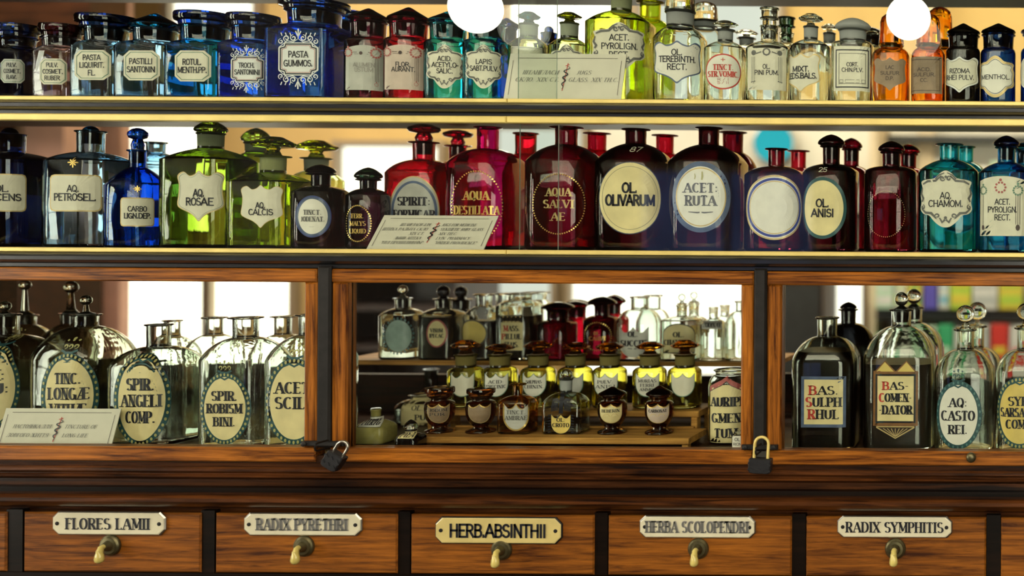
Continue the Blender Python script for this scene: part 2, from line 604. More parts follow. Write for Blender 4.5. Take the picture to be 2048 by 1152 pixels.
def stroke_poly(pts, wfun, ext=0.0):
    """quad strip along a polyline; wfun(dx,dy,i) -> full width"""
    n = len(pts)
    if n < 2:
        return [], []
    vs, fs = [], []
    for i, (x, y) in enumerate(pts):
        a = pts[max(i - 1, 0)]
        b = pts[min(i + 1, n - 1)]
        dx, dy = b[0] - a[0], b[1] - a[1]
        L = sqrt(dx * dx + dy * dy) or 1e-9
        dx, dy = dx / L, dy / L
        w = wfun(dx, dy, i) / 2
        e = -ext if i == 0 else (ext if i == n - 1 else 0)
        vs += [(x - dy * w + dx * e, y + dx * w + dy * e), (x + dy * w + dx * e, y - dx * w + dy * e)]
    for i in range(n - 1):
        fs.append((2 * i, 2 * i + 1, 2 * i + 3, 2 * i + 2))
    return vs, fs


def text_polys(s, height, width, style='n', weight=1.0):
    """list of (verts, faces) centred on the origin; style n = plain block, d = fat-and-thin roman"""
    gap = 0.11 if style == 'd' else 0.0      # serifs need air between the letters
    adv = sum(GL[c][0] + gap for c in s)
    sx = width / adv
    out = []
    x = -width / 2 + gap * sx / 2
    if style == 'n':
        base = min(0.165 * height, 0.235 * sx) * weight
        th, tn = base, base * 0.92
    else:
        base = min(0.26 * height, 0.32 * sx) * weight
        th, tn = base, base * 0.30
    for c in s:
        a, strokes = GL[c]
        for st in strokes:
            pts = [(x + px * sx, (py - 0.5) * height) for px, py in st]
            straight = len(st) == 2
            if straight and c in '.:':
                wf = lambda dx, dy, i: min(th * 1.1, .15 * height)
            elif straight:
                (x0, y0), (x1, y1) = st
                ddx, ddy = x1 - x0, y1 - y0
                if ddy < 0:
                    ddx, ddy = -ddx, -ddy
                if abs(ddy) < .05:
                    w = tn
                elif abs(ddx) < .05:
                    w = th
                    if style == 'd' and (c in 'N' or (c == 'M' and x0 < .3)):
                        w = tn * 1.3
                else:
                    w = (tn * 1.4 if ddx > 0 else th) if style == 'd' else th
                wf = lambda dx, dy, i, w=w: w
            else:
                wf = lambda dx, dy, i: tn + (th - tn) * abs(dy) ** 1.6
            # split long straight strokes so that they follow curved glass
            if straight:
                k = 3
                pts = [(pts[0][0] + (pts[1][0] - pts[0][0]) * i / k, pts[0][1] + (pts[1][1] - pts[0][1]) * i / k) for i in range(k + 1)]
            v, f = stroke_poly(pts, wf, tn * 0.45 if style == 'n' else 0)
            out.append((v, f))
            if style == 'd' and straight and c in 'TEFLZ\u00c6\u0433\u041f' and abs(st[0][1] - st[1][1]) < .05:
                # little drops at the free ends of the hairlines
                for ex, ey in (st if c == 'T' else st[1:]):
                    dy = -.16 if ey > .9 else (.16 if ey < .1 else 0)
                    xa, ya = x + ex * sx, (ey - .5) * height
                    out.append(([(xa - th * .22, ya + (.05 * height if not dy else 0)), (xa + th * .22, ya + (.05 * height if not dy else 0)),
                                 (xa + th * .22, ya + (dy or -.05) * height), (xa - th * .22, ya + (dy or -.05) * height)], [(0, 1, 2, 3)]))
            if style == 'd' and straight and c not in '.:,-':
                for (ex, ey) in st:
                    if ey in (0, 1) and abs(st[0][1] - st[1][1]) > .3:
                        if c in 'AVM' and ((c == 'A' and ey == 1) or (c == 'V' and ey == 0)):
                            continue
                        cxp, cyp = x + ex * sx, (ey - 0.5) * height
                        hw = th * 0.74 + 0.035 * sx
                        v = [(cxp - hw, cyp - tn * .6), (cxp + hw, cyp - tn * .6), (cxp + hw, cyp + tn * .6), (cxp - hw, cyp + tn * .6)]
                        out.append((v, [(0, 1, 2, 3)]))
        x += (a + gap) * sx
    return out


# ------------------------------------------------------------------ label outlines (right half listed from top to bottom)
def mirror(right):
    left = [(-a, b) for a, b in right if abs(a) > 1e-6]
    return right + left[::-1]


def dense(pts, m=3):
    out = []
    n = len(pts)
    for i in range(n):
        a, b = pts[i], pts[(i + 1) % n]
        for k in range(m):
            t = k / m
            out.append((a[0] + (b[0] - a[0]) * t, a[1] + (b[1] - a[1]) * t))
    return out


def smooth_pts(right, m=4):
    p = [(-right[1][0], right[1][1])] + right + [(-right[-2][0], right[-2][1])]
    out = []
    for i in range(1, len(p) - 2):
        for k in range(m):
            t = k / m
            q = []
            for d in (0, 1):
                a, b, c, e = p[i - 1][d], p[i][d], p[i + 1][d], p[i + 2][d]
                q.append(0.5 * (2 * b + (c - a) * t + (2 * a - 5 * b + 4 * c - e) * t * t + (3 * b - a - 3 * c + e) * t ** 3))
            out.append((max(0, q[0]), q[1]))
    out.append(right[-1])
    return out


OUT = {
    'oval': [(sin(2 * pi * i / 48), cos(2 * pi * i / 48)) for i in range(48)],
    'rect': dense([(-1, 1), (1, 1), (1, -1), (-1, -1)], 10),
    'oct': dense([(-.68, 1), (.68, 1), (1, .66), (1, -.66), (.68, -1), (-.68, -1), (-1, -.66), (-1, .66)], 5),
    'notch': dense(mirror([(0, 1), (.70, 1), (.74, .80), (.98, .72), (1, .66), (1, -.66), (.98, -.72), (.74, -.80), (.70, -1), (0, -1)]), 3),
    'arch': mirror([(.0, 1)] + [(a, 1 - .16 * a * a) for a in (.2, .4, .6, .8, 1)] + [(1, b) for b in (.5, .2, -.1, -.4, -.7, -1)] + [(a, -1) for a in (.75, .5, .25, 0)]),
    'dome': mirror([(sin(radians(t)), .25 + .75 * cos(radians(t))) for t in range(0, 91, 10)] + [(1, b) for b in (0, -.25, -.5, -.75, -1)] + [(.6, -1), (.3, -1), (0, -1)]),
    'scallop': mirror([(t / 8, .60 + .38 * (2 * t / 8 - 1) ** 2) for t in range(9)] + [(1, .6), (1, .3)] + [(cos(radians(t)), .1 - 1.1 * sin(radians(t))) for t in range(0, 91, 10)]),
    'shield': mirror(smooth_pts([(0, 1), (.2, .86), (.45, .80), (.72, .96), (1, .80), (.93, .45), (.95, .05), (1, -.35), (.8, -.52), (.45, -.66), (.2, -.82), (0, -1)], 3)),
    'cart': mirror(smooth_pts([(0, 1), (.22, .90), (.42, .72), (.72, .68), (.96, .60), (.90, .40), (1, .18), (.95, -.12), (1, -.36), (.84, -.52), (.60, -.58), (.42, -.78), (.2, -.95), (0, -1)], 3)),
    'round': dense(mirror([(0, 1), (.8, 1), (.94, .94), (1, .78), (1, -.78), (.94, -.94), (.8, -1), (0, -1)]), 4),
}


class Label:
    """draws on a surface: surf(u, v, off) -> point, u and v in metres from the label's centre"""

    def __init__(self, surf, hu, hv):
        self.s, self.hu, self.hv = surf, hu, hv
        self.mb = MB()

    def put(self, vs, fs, mat, lay):
        off = 0.0003 + 0.00022 * lay
        self.mb.add([self.s(x, y, off) for x, y in vs], fs, mat)

    def fill(self, shape, mat, lay, sc=1.0, scv=None):
        pts = OUT[shape]
        scv = sc if scv is None else scv
        n = len(pts)
        K = 5
        vs = []
        for k in range(1, K + 1):
            vs += [(a * self.hu * sc * k / K, b * self.hv * scv * k / K) for a, b in pts]
        vs.append((0, 0))
        fs = []
        for i in range(n):
            j = (i + 1) % n
            fs.append((n * K, j, i))
            for k in range(K - 1):
                fs.append((k * n + i, k * n + j, (k + 1) * n + j, (k + 1) * n + i))
        self.put(vs, fs, mat, lay)

    def ring(self, shape, mat, lay, s0, s1):
        pts = OUT[shape]
        n = len(pts)
        d = (s1 - s0) * min(self.hu, self.hv)
        vs = [(a * self.hu * s0, b * self.hv * s0) for a, b in pts] + [(a * (self.hu * s0 + d), b * (self.hv * s0 + d)) for a, b in pts]
        self.put(vs, [(i, (i + 1) % n, n + (i + 1) % n, n + i) for i in range(n)], mat, lay)

    def text(self, s, b, h, w, style, mat='ink', a=0.0, weight=1.0, lay=4, cap=None, tilt=0.0, slant=0.0):
        """line s at height b (in half-heights), letter height h, line width w (in half-widths); cap = material of the first letter"""
        H, W = h * self.hv, w * self.hu
        if cap:
            adv = sum(GL[c][0] for c in s)
            w0 = W * GL[s[0]][0] / adv
            for v, f in text_polys(s[0], H * 1.06, w0, style, weight):
                self.put([(x - W / 2 + w0 / 2 + a * self.hu, y + b * self.hv) for x, y in v], f, cap, lay)
            for v, f in text_polys(s[1:], H, W - w0, style, weight):
                self.put([(x + w0 / 2 + a * self.hu, y + b * self.hv) for x, y in v], f, mat, lay)
            return
        for v, f in text_polys(s, H, W, style, weight):
            self.put([(x + a * self.hu + slant * y, y + b * self.hv + tilt * x) for x, y in v], f, mat, lay)

    def line(self, pts, w, mat, lay=4, taper=False):
        """polyline in half-width / half-height units, w in half-widths"""
        q = [(a * self.hu, b * self.hv) for a, b in pts]
        n = len(q)
        wf = (lambda dx, dy, i: w * self.hu * (0.25 + 0.75 * sin(pi * (i + .3) / n))) if taper else (lambda dx, dy, i: w * self.hu)
        v, f = stroke_poly(q, wf)
        self.put(v, f, mat, lay)

    def dot(self, a, b, r, mat, lay=4, n=8, ry=None):
        """r in half-widths"""
        r2 = r * self.hu
        ry2 = (ry or r) * self.hu
        vs = [(a * self.hu + r2 * cos(2 * pi * i / n), b * self.hv + ry2 * sin(2 * pi * i / n)) for i in range(n)]
        self.put(vs, [tuple(range(n))], mat, lay)

    def beads(self, sc, n, r, mat, lay=4, shape='oval', elong=1.0):
        for i in range(n):
            t = 2 * pi * i / n
            self.dot(sin(t) * sc, cos(t) * (1 + (sc - 1) * self.hu / self.hv), r, mat, lay, 8, r * elong)

    def spiral(self, a, b, r, turn, w, mat, start=0, flip=1):
        k = self.hu / self.hv
        pts = []
        for i in range(15):
            t = i / 14
            th = start + flip * turn * 2 * pi * t
            rr = r * (1 - 0.8 * t)
            pts.append((a + rr * cos(th), b + rr * sin(th) * k))
        self.line(pts, w, mat, 4, taper=True)

    def scrollwork(self, b, mat, up=1):
        """a row of leafy scrolls with a palmette, above or below the label"""
        k = self.hu / self.hv
        for sgn in (-1, 1):
            self.spiral(sgn * .24, b + up * .05, .17, 1.3, .065, mat, start=pi / 2 * (1 if up > 0 else -1), flip=-sgn * up)
            self.spiral(sgn * .58, b + up * .02, .17, 1.3, .065, mat, start=-pi / 2 * (1 if up > 0 else -1), flip=sgn * up)
            self.spiral(sgn * .86, b - up * .16, .14, 1.2, .06, mat, start=pi / 2 * up, flip=-sgn * up)
            self.line([(sgn * .02, b - up * .02), (sgn * .25, b - up * .16 * k), (sgn * .55, b - up * .10 * k), (sgn * .95, b - up * .42 * k)], .05, mat, 4, True)
            for q in range(3):
                x = .36 + q * .22
                self.line([(sgn * x, b + up * .14 * k), (sgn * (x + .06), b + up * .3 * k)], .06, mat, 4, True)
            self.line([(sgn * .02, b + up * .12 * k), (sgn * .13, b + up * .38 * k)], .07, mat, 4, True)
        self.line([(0, b), (0, b + up * .5 * k)], .08, mat, 4, True)

    def carved_edge(self, mat):
        """dark curling strokes round a cartouche"""
        for sgn in (-1, 1):
            self.spiral(sgn * .12, .72, .10, 1.2, .07, mat, start=0, flip=sgn)
            self.line([(sgn * .16, .82), (sgn * .36, .64), (sgn * .66, .62), (sgn * .86, .52)], .09, mat, 4, True)
            self.line([(sgn * .05, .92), (sgn * .24, .84), (sgn * .38, .70)], .06, mat, 4, True)
            self.line([(sgn * .88, .40), (sgn * .94, .18), (sgn * .84, .02), (sgn * .90, -.1)], .10, mat, 4, True)
            self.spiral(sgn * .86, -.28, .09, 1.1, .07, mat, start=pi / 2, flip=sgn)
            self.line([(sgn * .92, -.34), (sgn * .74, -.48), (sgn * .52, -.50), (sgn * .34, -.68)], .10, mat, 4, True)
            self.spiral(sgn * .30, -.60, .11, 1.2, .06, mat, start=-pi / 2, flip=sgn)
            self.line([(sgn * .22, -.66), (sgn * .12, -.82), (sgn * .02, -.72)], .10, mat, 4, True)
        self.dot(0, .78, .05, mat)
        self.dot(0, -.66, .06, mat)

    def wreath(self, a, b, r, mat, n=12):
        k = self.hu / self.hv
        for i in range(n):
            t = 2 * pi * i / n
            self.dot(a + r * cos(t), b + r * sin(t) * k, r * .24, mat)
        self.dot(a, b + r * 1.5 * k, r * .3, mat)

    def crown(self, b, mat, w=.34, h=.22, base='teal_paint'):
        k = 1.0
        for sgn in (-1, 0, 1):
            self.spiral(sgn * w * .62, b + h * .45, w * .34, 0.95, .055, mat, start=-pi / 2, flip=1)
            self.dot(sgn * w * .62, b + h * 1.15, .045, mat)
        self.line([(-w, b), (-w * .4, b - h * .28), (w * .4, b - h * .28), (w, b)], .10, base, 3, False)
        self.dot(0, b + h * 1.35, .06, mat)

    def star(self, b, mat, r=.17):
        k = self.hu / self.hv
        for i in range(8):
            t = pi * i / 4
            rr = r * (1.3 if i % 2 == 0 else 1)
            self.line([(rr * .2 * cos(t), b + rr * .2 * sin(t) * k), (rr * .6 * cos(t), b + rr * .6 * sin(t) * k), (rr * cos(t), b + rr * sin(t) * k)], .06, mat, 4, True)
        self.dot(0, b, .035, mat)

    def build(self, name, parent):
        o = self.mb.build(name, parent)
        return o


# ------------------------------------------------------------------ bottles
def section(hw, hd, r, z, m=9):
    pts = []
    r = min(r, hw, hd)
    for cx, cy, a0 in ((hw - r, -(hd - r), -90), (hw - r, hd - r, 0), (-(hw - r), hd - r, 90), (-(hw - r), -(hd - r), 180)):
        for i in range(m):
            a = radians(a0 + 90 * (i + .5) / m)
            pts.append((cx + r * cos(a), cy + r * sin(a), z))
    return pts


def at_z(prof, z):
    if z <= prof[0][0]:
        return prof[0][1:]
    for (z0, *a), (z1, *b) in zip(prof, prof[1:]):
        if z0 <= z <= z1:
            t = (z - z0) / max(z1 - z0, 1e-9)
            return [a[i] + (b[i] - a[i]) * t for i in range(3)]
    return prof[-1][1:]


def on_section(hw, hd, r, u, off):
    r = min(r, hw, hd)
    s = 1 if u >= 0 else -1
    u = abs(u)
    flat = hw - r
    if u <= flat:
        return s * u, -hd - off
    ph = (u - flat) / max(r, 1e-6)
    if ph <= pi / 2:
        return s * (flat + (r + off) * sin(ph)), -(hd - r) - (r + off) * cos(ph)
    return s * (hw + off), -(hd - r) + (u - flat - r * pi / 2)


ROWBASE = {}


def lid_profile(kind, zl, zt, lw, pr, pd):
    h = zt - zl
    plug = [(zl - pd, pr * .86), (zl - pd + .001, pr * .9), (zl + .0008, pr)]
    if kind == 'cone':
        body = [(.03, lw * .80), (.12, lw * .95), (.22, lw), (.32, lw * .97), (.42, lw * .86), (.74, lw * .42), (.93, lw * .18), (1, lw * .06)]
    elif kind == 'flat':
        body = [(.03, lw * .84), (.30, lw * .86), (.40, lw * .98), (.52, lw), (.85, lw), (.97, lw * .97), (1, lw * .9), (.96, lw * .3)]
    elif kind == 'dome':
        body = [(.03, lw * .80), (.14, lw * .97), (.24, lw), (.34, lw * .97), (.52, lw * .86), (.74, lw * .62), (.9, lw * .36), (1, lw * .08)]
    elif kind == 'mush':
        body = [(.06, pr * .86), (.28, pr * .62), (.40, pr * .75), (.46, lw * .86), (.58, lw), (.66, lw * .97), (.86, lw * .62), (.98, lw * .42), (1, lw * .36)]
    elif kind == 'knob':      # round bulb, then a wide cap
        body = [(.05, pr * .95), (.22, pr * 1.05), (.40, pr * .85), (.48, pr * .75), (.55, lw * .86), (.68, lw), (.80, lw * .95), (.95, lw * .55), (1, lw * .2)]
    elif kind == 'tall':
        body = [(.02, lw * .98), (.05, lw), (.35, lw * .94), (.7, lw * .90), (.86, lw * .78), (.95, lw * .52), (1, lw * .12)]
    elif kind == 'cork':
        body = [(.02, pr * 1.0), (.34, pr * 1.02), (.36, lw * .95), (.42, lw), (.48, lw * .82), (.88, lw * .86), (.92, lw), (.98, lw), (1, lw * .93)]
    else:                     # ball
        cz = 1 - lw / h
        body = [(.04, pr * .9), (.12, min(pr * .6, lw * .6)), (max(.2, cz - .98 * lw / h), lw * .36)] + [(cz - lw / h * cos(radians(t)), lw * sin(radians(t))) for t in range(30, 180, 15)] + [(1, lw * .05)]
    return plug + [(zl + t * h, r) for t, r in body]


def bottle(label, row, nx, ytop, w, ysh, ynb, nk, ylip, col, lid=None, lw=None, lip=None, cr=1.0, sh=0.6, yo=None, ax=None,
           dr=1.0, name='glass_bottle', cat='bottle', group=None, L=None, fillto=None, fillmat='contents_dark', lidcol=None,
           ground=True, body_prof=None, lipth=.0022, foot=None, frost=False, bodymat=None):
    """everything given in photo pixels at the depth of the bottle's axis"""
    base = ROWBASE[row] if not isinstance(row, (int, float)) else row
    if ax is None:
        yo = 0.02 if yo is None else yo
        Y = yo + 0.05
        for _ in range(3):
            hw = w / 2 * S * (D + Y) / D
            Y = yo + hw * dr
    else:
        Y = ax
        hw = w / 2 * S * (D + Y) / D
    k = S * (D + Y) / D
    hd = hw * dr
    loc = P(nx, ytop, Y)
    z = lambda py: P(nx, py, Y).z - base
    zt, zs, zn, zl = z(ytop), z(ysh), z(ynb), z(ylip)
    zl = max(zl, zn + .004)
    nkr = nk * k
    lpr = (lip * k) if lip else nkr * 1.12
    root = empty(name, (loc.x, Y, base), label, cat, group)
    r0 = cr * min(hw, hd)
    prof = []

    def ring(zz, f):          # f: 1 = body, 0 = neck
        a = nkr + (hw - nkr) * f
        b = nkr + (hd - nkr) * f
        rr = nkr + (r0 - nkr) * f
        if cr < 1:
            rr = min(a, b) * (cr + (1 - cr) * (1 - f) ** .7)
        prof.append((zz, a, b, min(rr, a, b)))

    if body_prof:             # list of (fraction of shoulder height, fraction of half-width)
        for t, f in body_prof:
            prof.append((zs * t, hw * f, hd * f, r0 * f))
    else:
        e = min(.006, hw * .12)
        prof.append((0, hw - e, hd - e, max(r0 - e * .6, .0015)))
        prof.append((e * .3, hw - e * .25, hd - e * .25, r0))
        prof.append((e, hw, hd, r0))
        prof.append((zs * .5, hw, hd, r0))
        prof.append((zs, hw, hd, r0))
    for i in range(1, 9):
        t = i / 8
        lin = 1 - t
        el = cos(t * pi / 2)
        lz = t
        ez = sin(t * pi / 2)
        ring(zs + (zn - zs) * (sh * ez + (1 - sh) * lz), sh * el + (1 - sh) * lin)
    prof[-1] = (zn, nkr, nkr, nkr)
    surf_prof = list(prof)
    th = max(.0020, hw * .055)
    outer = list(prof)
    outer.append((zn + (zl - zn) * .15, nkr * .97, nkr * .97, nkr * .97))
    outer.append((zl - lipth * 1.6, nkr * 1.0, nkr * 1.0, nkr))
    outer.append((zl - lipth, lpr * .96, lpr * .96, lpr * .96))
    outer.append((zl - lipth * .5, lpr, lpr, lpr))
    outer.append((zl, lpr * .95, lpr * .95, lpr * .95))
    tn = min(th, nkr * .25)
    ri = nkr - tn
    inner = [(zl, ri * 1.03, ri * 1.03, ri * 1.03), (zn, ri, ri, ri)]
    for (zz, a, b, rr) in reversed(prof[:-1]):
        if zz < th * 1.8:
            break
        f = max(0.0, min(1.0, (a - nkr) / max(hw - nkr, 1e-6)))
        t2 = tn + (th - tn) * f
        inner.append((zz - (.3 * th if zz > zs else 0), max(a - t2, ri * .98), max(b - t2, ri * .98), max(rr - t2, .001)))
    last = inner[-1]
    inner.append((th * 2.4, last[1] * .97, last[2] * .97, last[3] * .97))
    inner.append((th * 1.6, last[1] * .85, last[2] * .85, last[3] * .85))
    mb = MB()
    rings = [section(a, b, r, zz) for zz, a, b, r in outer] + [section(a, b, r, zz) for zz, a, b, r in inner]
    mb.loft(rings, bodymat or 'glass_' + col, True, True)
    if lid in ('mush', 'dome', 'tall', 'cone', 'ball', 'disc') and ground and col in ('clear', 'lime', 'palegreen', 'chartreuse', 'yellow', 'green') and row not in ('low',):
        gs = mb.slot('ground_' + col)       # the neck ground matt for its stopper
        z0, z1 = zn + (zl - zn) * .12, zl - lipth * 1.5
        for q, f in enumerate(mb.f):
            zz = [mb.v[i][2] for i in f]
            if len(f) == 4 and sum(zz) / 4 > z0 and sum(zz) / 4 < z1:
                mb.m[q] = gs
    o = mb.build('body', root, smooth=50)
    fix_normals(o)
    # stopper or lid
    if lid:
        lc = lidcol or col
        lwr = (lw or nk * 1.2) * k
        pr = ri * .93
        pd = min((zl - zn) * .9, .022)
        mb = MB()
        pname = 'lid' if lid in ('cone', 'flat', 'dome', 'tall') else 'stopper'
        if lid in ('disc', 'ring'):
            h = zt - zl
            rr = lwr
            cz = zt - rr
            mb.lathe([(zl - pd, pr * .86), (zl + .0008, pr), (zl + .0012, lpr * .8), (zl + .003, lpr * .85), (zl + .0045, pr * .6), (max(zl + .005, cz - rr * .9), pr * .42)], 'solid_' + lc, 20)
            if lid == 'disc':
                mb.lathe([(-.0045, rr * .5), (-.004, rr * .82), (-.002, rr), (.002, rr), (.004, rr * .82), (.0045, rr * .5)], 'solid_' + lc, 24, (0, 0, cz), axis='y')
            else:
                R, r2 = rr * .78, rr * .24
                rings = []
                for i in range(20):
                    a = 2 * pi * i / 20
                    rings.append([((R + r2 * cos(b)) * cos(a), r2 * sin(b), cz + (R + r2 * cos(b)) * sin(a)) for b in [2 * pi * q / 8 for q in range(8)]])
                mb.loft(rings, 'solid_' + lc, close=True)
        else:
            pf = lid_profile(lid, zl, zt, lwr, pr, pd)
            n = 10 if lid == 'mush' else 28
            mb.lathe(pf, 'solid_' + lc, n)
            if ground and lid != 'cork':
                # the ground-glass plug is matt
                g = mb.slot('ground_' + lc)
                for q, f in enumerate(mb.f):
                    if len(f) == 4 and (frost or max(mb.v[i][2] for i in f) <= zl + .0009):
                        mb.m[q] = g
        o = mb.build(pname, root, smooth=25 if lid == 'mush' else 45)
        fix_normals(o)
        if lidcol:
            o['label'] = lidcol + ' glass ' + pname
    # contents
    if fillto:
        zf = z(fillto)
        mb = MB()
        rings = []
        gap = .0006
        ins = [q for q in reversed(inner) if q[0] < zf]
        ins = [(q[0] + (gap if i == 0 else 0), q[1] - gap, q[2] - gap, max(q[3] - gap, .0005)) for i, q in enumerate(ins)]
        a = at_z(sorted(inner), zf)
        ins.append((zf, a[0] - gap, a[1] - gap, max(a[2] - gap, .0005)))
        mb.loft([section(q[1], q[2], q[3], q[0]) for q in ins], fillmat, True, True)
        fix_normals(mb.build('contents', root, smooth=50))
    # label
    for Ld in ([L] if isinstance(L, dict) else (L or [])):
        cx, cy = Ld['c']
        hx, hy = Ld['s']
        yf = Y - hd
        zc = P(cx, cy, yf).z - base
        hv = hy * S * (D + yf) / D

        def spot(u, v, off, zc=zc):
            a, b, r = at_z(surf_prof, zc + v)
            x, y = on_section(a, b, r, u, off)
            return Vector((x, y, zc + v))

        a, b, r = at_z(surf_prof, zc)
        span = (a - min(r, a, b)) + min(r, a, b) * 1.45
        best = []
        for tgt in (cx - hx, cx + hx):
            bu, bd = 0, 1e9
            for i in range(-120, 121):
                u = span * i / 120
                p = spot(u, 0, 0)
                d = abs(proj((p.x + loc.x, p.y + Y, p.z + base))[0] - tgt)
                if d < bd:
                    bu, bd = u, d
            best.append(bu)
        u0, hu = (best[0] + best[1]) / 2, max((best[1] - best[0]) / 2, hx * S * .8)
        lb = Label(lambda u, v, off: spot(u0 + u, v, off), hu, hv)
        Ld['draw'](lb)
        lb.build('label', root)
    return root


# ------------------------------------------------------------------ the room
RX0, RX1, RY0, RY1, RH = -3.6, 4.2, -3.3, 3.05, 3.2


def slab(name, x0, x1, y0, y1, z0, z1, mat):
    mb = MB()
    mb.box(x0, x1, y0, y1, z0, z1, mat)
    return struct(mb.build(name))


slab('floor', RX0, RX1, RY0, RY1, -0.1, 0, 'floor_wood')
slab('ceiling', RX0, RX1, RY0, RY1, RH, RH + .1, 'ceiling_paint')
slab('wall_back', RX0, RX1, RY1, RY1 + .12, 0, RH, 'plaster')
slab('wall_front', RX0, RX1, RY0 - .12, RY0, 0, RH, 'walnut')
slab('wall_left', RX0 - .12, RX0, RY0, RY1, 0, RH, 'wall_brown')
slab('wall_right', RX1, RX1 + .12, RY0, RY1, 0, RH, 'wall_brown')

emit('daylight_warm', (1.0, 0.93, 0.72), 5.0)
emit('daylight_pale', (1.0, 0.97, 0.82), 2.6)
emit('daylight_soft', (0.92, 0.95, 0.82), 1.0)
emit('daylight_amber', (1.0, 0.72, 0.30), 1.3)
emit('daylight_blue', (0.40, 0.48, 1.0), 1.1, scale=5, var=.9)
emit('daylight_side', (1.0, 0.96, 0.80), 15.0)
emit('fill_panel_front', (1.0, 0.95, 0.76), 8.0)
emit('fill_panel_high', (1.0, 0.93, 0.72), 8.0)
emit('reflection_glow', (1.0, 0.97, 0.78), 2.4, var=0.05)
emit('cyan_glow', (0.05, 0.70, 0.80), 0.8)
NWIN = [0]


def window_panel(x0, x1, z0, z1, y, mat, axis='y', face=-1, bars=(1, 1), fw=.035, name=None):
    """a lit window: frame, glazing bars and glass, on a wall plane"""
    NWIN[0] += 1
    mb = MB()

    def bx(a0, a1, b0, b1, d, mt):
        lo, hi = (y - d, y) if face < 0 else (y, y + d)
        if axis == 'y':
            mb.box(a0, a1, lo, hi, b0, b1, mt)
        else:
            mb.box(lo, hi, a0, a1, b0, b1, mt)
    bx(x0, x1, z0, z1, .012, mat)
    for a0, a1, b0, b1 in ((x0 - fw, x0, z0 - fw, z1 + fw), (x1, x1 + fw, z0 - fw, z1 + fw), (x0, x1, z0 - fw, z0), (x0, x1, z1, z1 + fw)):
        bx(a0, a1, b0, b1, .05, 'frame_paint')
    for i in range(1, bars[0]):
        c = x0 + (x1 - x0) * i / bars[0]
        bx(c - .012, c + .012, z0, z1, .04, 'frame_paint')
    for i in range(1, bars[1]):
        c = z0 + (z1 - z0) * i / bars[1]
        bx(x0, x1, c - .012, c + .012, .038, 'frame_paint')
    return struct(mb.build(name or 'window_%d' % NWIN[0]))


def back_window(px0, px1, py0, py1, mat, bars=(1, 1), fw=.03):
    a, b = P(px0, (py0 + py1) / 2, RY1), P(px1, (py0 + py1) / 2, RY1)
    pc = (px0 + px1) / 2
    return window_panel(a.x, b.x, P(pc, py1, RY1).z, P(pc, py0, RY1).z, RY1, mat, 'y', -1, bars, fw)


back_window(355, 520, -70, 60, 'daylight_pale')
back_window(1030, 1240, -90, 120, 'daylight_warm')
back_window(1285, 1560, -90, 130, 'daylight_soft')
back_window(195, 412, 235, 345, 'daylight_warm')
back_window(690, 885, 296, 470, 'daylight_pale')
back_window(1000, 1170, 260, 460, 'daylight_soft')
mb = MB()
a_, b_ = P(1186, 350, RY1 - .03), P(1745, 350, RY1 - .03)
mb.box(a_.x, b_.x, RY1 - .03, RY1 - .0005, P(1400, 500, RY1 - .03).z, P(1400, 225, RY1 - .03).z, 'plaster_pale')
struct(mb.build('trim_5'))
back_window(1676, 1726, 545, 745, 'daylight_pale', fw=.02)
back_window(205, 425, 520, 720, 'daylight_warm')
back_window(432, 590, 520, 690, 'daylight_warm')
back_window(930, 1110, 540, 640, 'daylight_soft')
back_window(1150, 1490, 520, 745, 'daylight_pale')
# customers' side: tall side windows, a bluish one, then two added fill panels
for y0, y1 in ((-2.55, -2.05), (-1.45, -.95)):
    window_panel(y0, y1, .5, 2.9, RX0, 'daylight_side', 'x', 1, (1, 3))
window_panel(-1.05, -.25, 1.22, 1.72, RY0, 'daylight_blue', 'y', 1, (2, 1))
window_panel(.86, 2.5, .75, 2.35, RY0, 'fill_panel_front', 'y', 1, (3, 2))  # unseen glowing panel added to brighten the labels from the front
window_panel(-2.2, 1.0, 2.64, 3.08, RY0, 'fill_panel_high', 'y', 1, (6, 1))  # unseen high panel added to reach the inner-shelf labels

# plastered pier and dark door frame at the left of the room behind, curtain beside it
p0, p1 = P(70, 400, 2.5), P(150, 400, 2.5)
slab('trim_1', p0.x, p1.x, 2.45, 2.6, 0, RH, 'curtain_pink')
p0, p1 = P(-700, 400, 2.4), P(22, 400, 2.4)
slab('trim_2', RX0, p1.x, 2.38, 2.42, 0, RH, 'walnut')
p0, p1 = P(1836, 400, 2.9), P(1868, 400, 2.9)
slab('trim_3', p0.x, p1.x, 2.9, 3.04, 0, RH, 'stone')
mb = MB()
b_ = P(205, 760, 2.36).x
mb.box(RX0 + .02, b_, 1.98, 2.36, 0, P(120, 548, 2.0).z, 'walnut')
tag(mb.build('dark_cabinet'), 'tall dark cabinet in the room behind the left glass door', 'cabinet')
mb = MB()
a_, c_ = P(1560, 700, 2.5).x, P(1672, 700, 2.75).x
mb.box(a_, c_, 2.48, 2.75, 0, P(1600, 556, 2.48).z, 'walnut')
mb.box(a_ + .01, c_ - .01, 2.476, 2.48, .1, P(1600, 570, 2.48).z, 'shelf_dark')
tag(mb.build('dark_cupboard'), 'dark cupboard in the room behind the BAS. SULPH bottle', 'cupboard')
mb = MB()
a_, b_ = P(-400, 20, 2.2).x, P(190, 20, 2.2).x
mb.box(a_, b_, 2.18, 2.34, P(100, 128, 2.2).z, RH - .02, 'walnut')
mb.build('trim_4')['kind'] = 'structure'
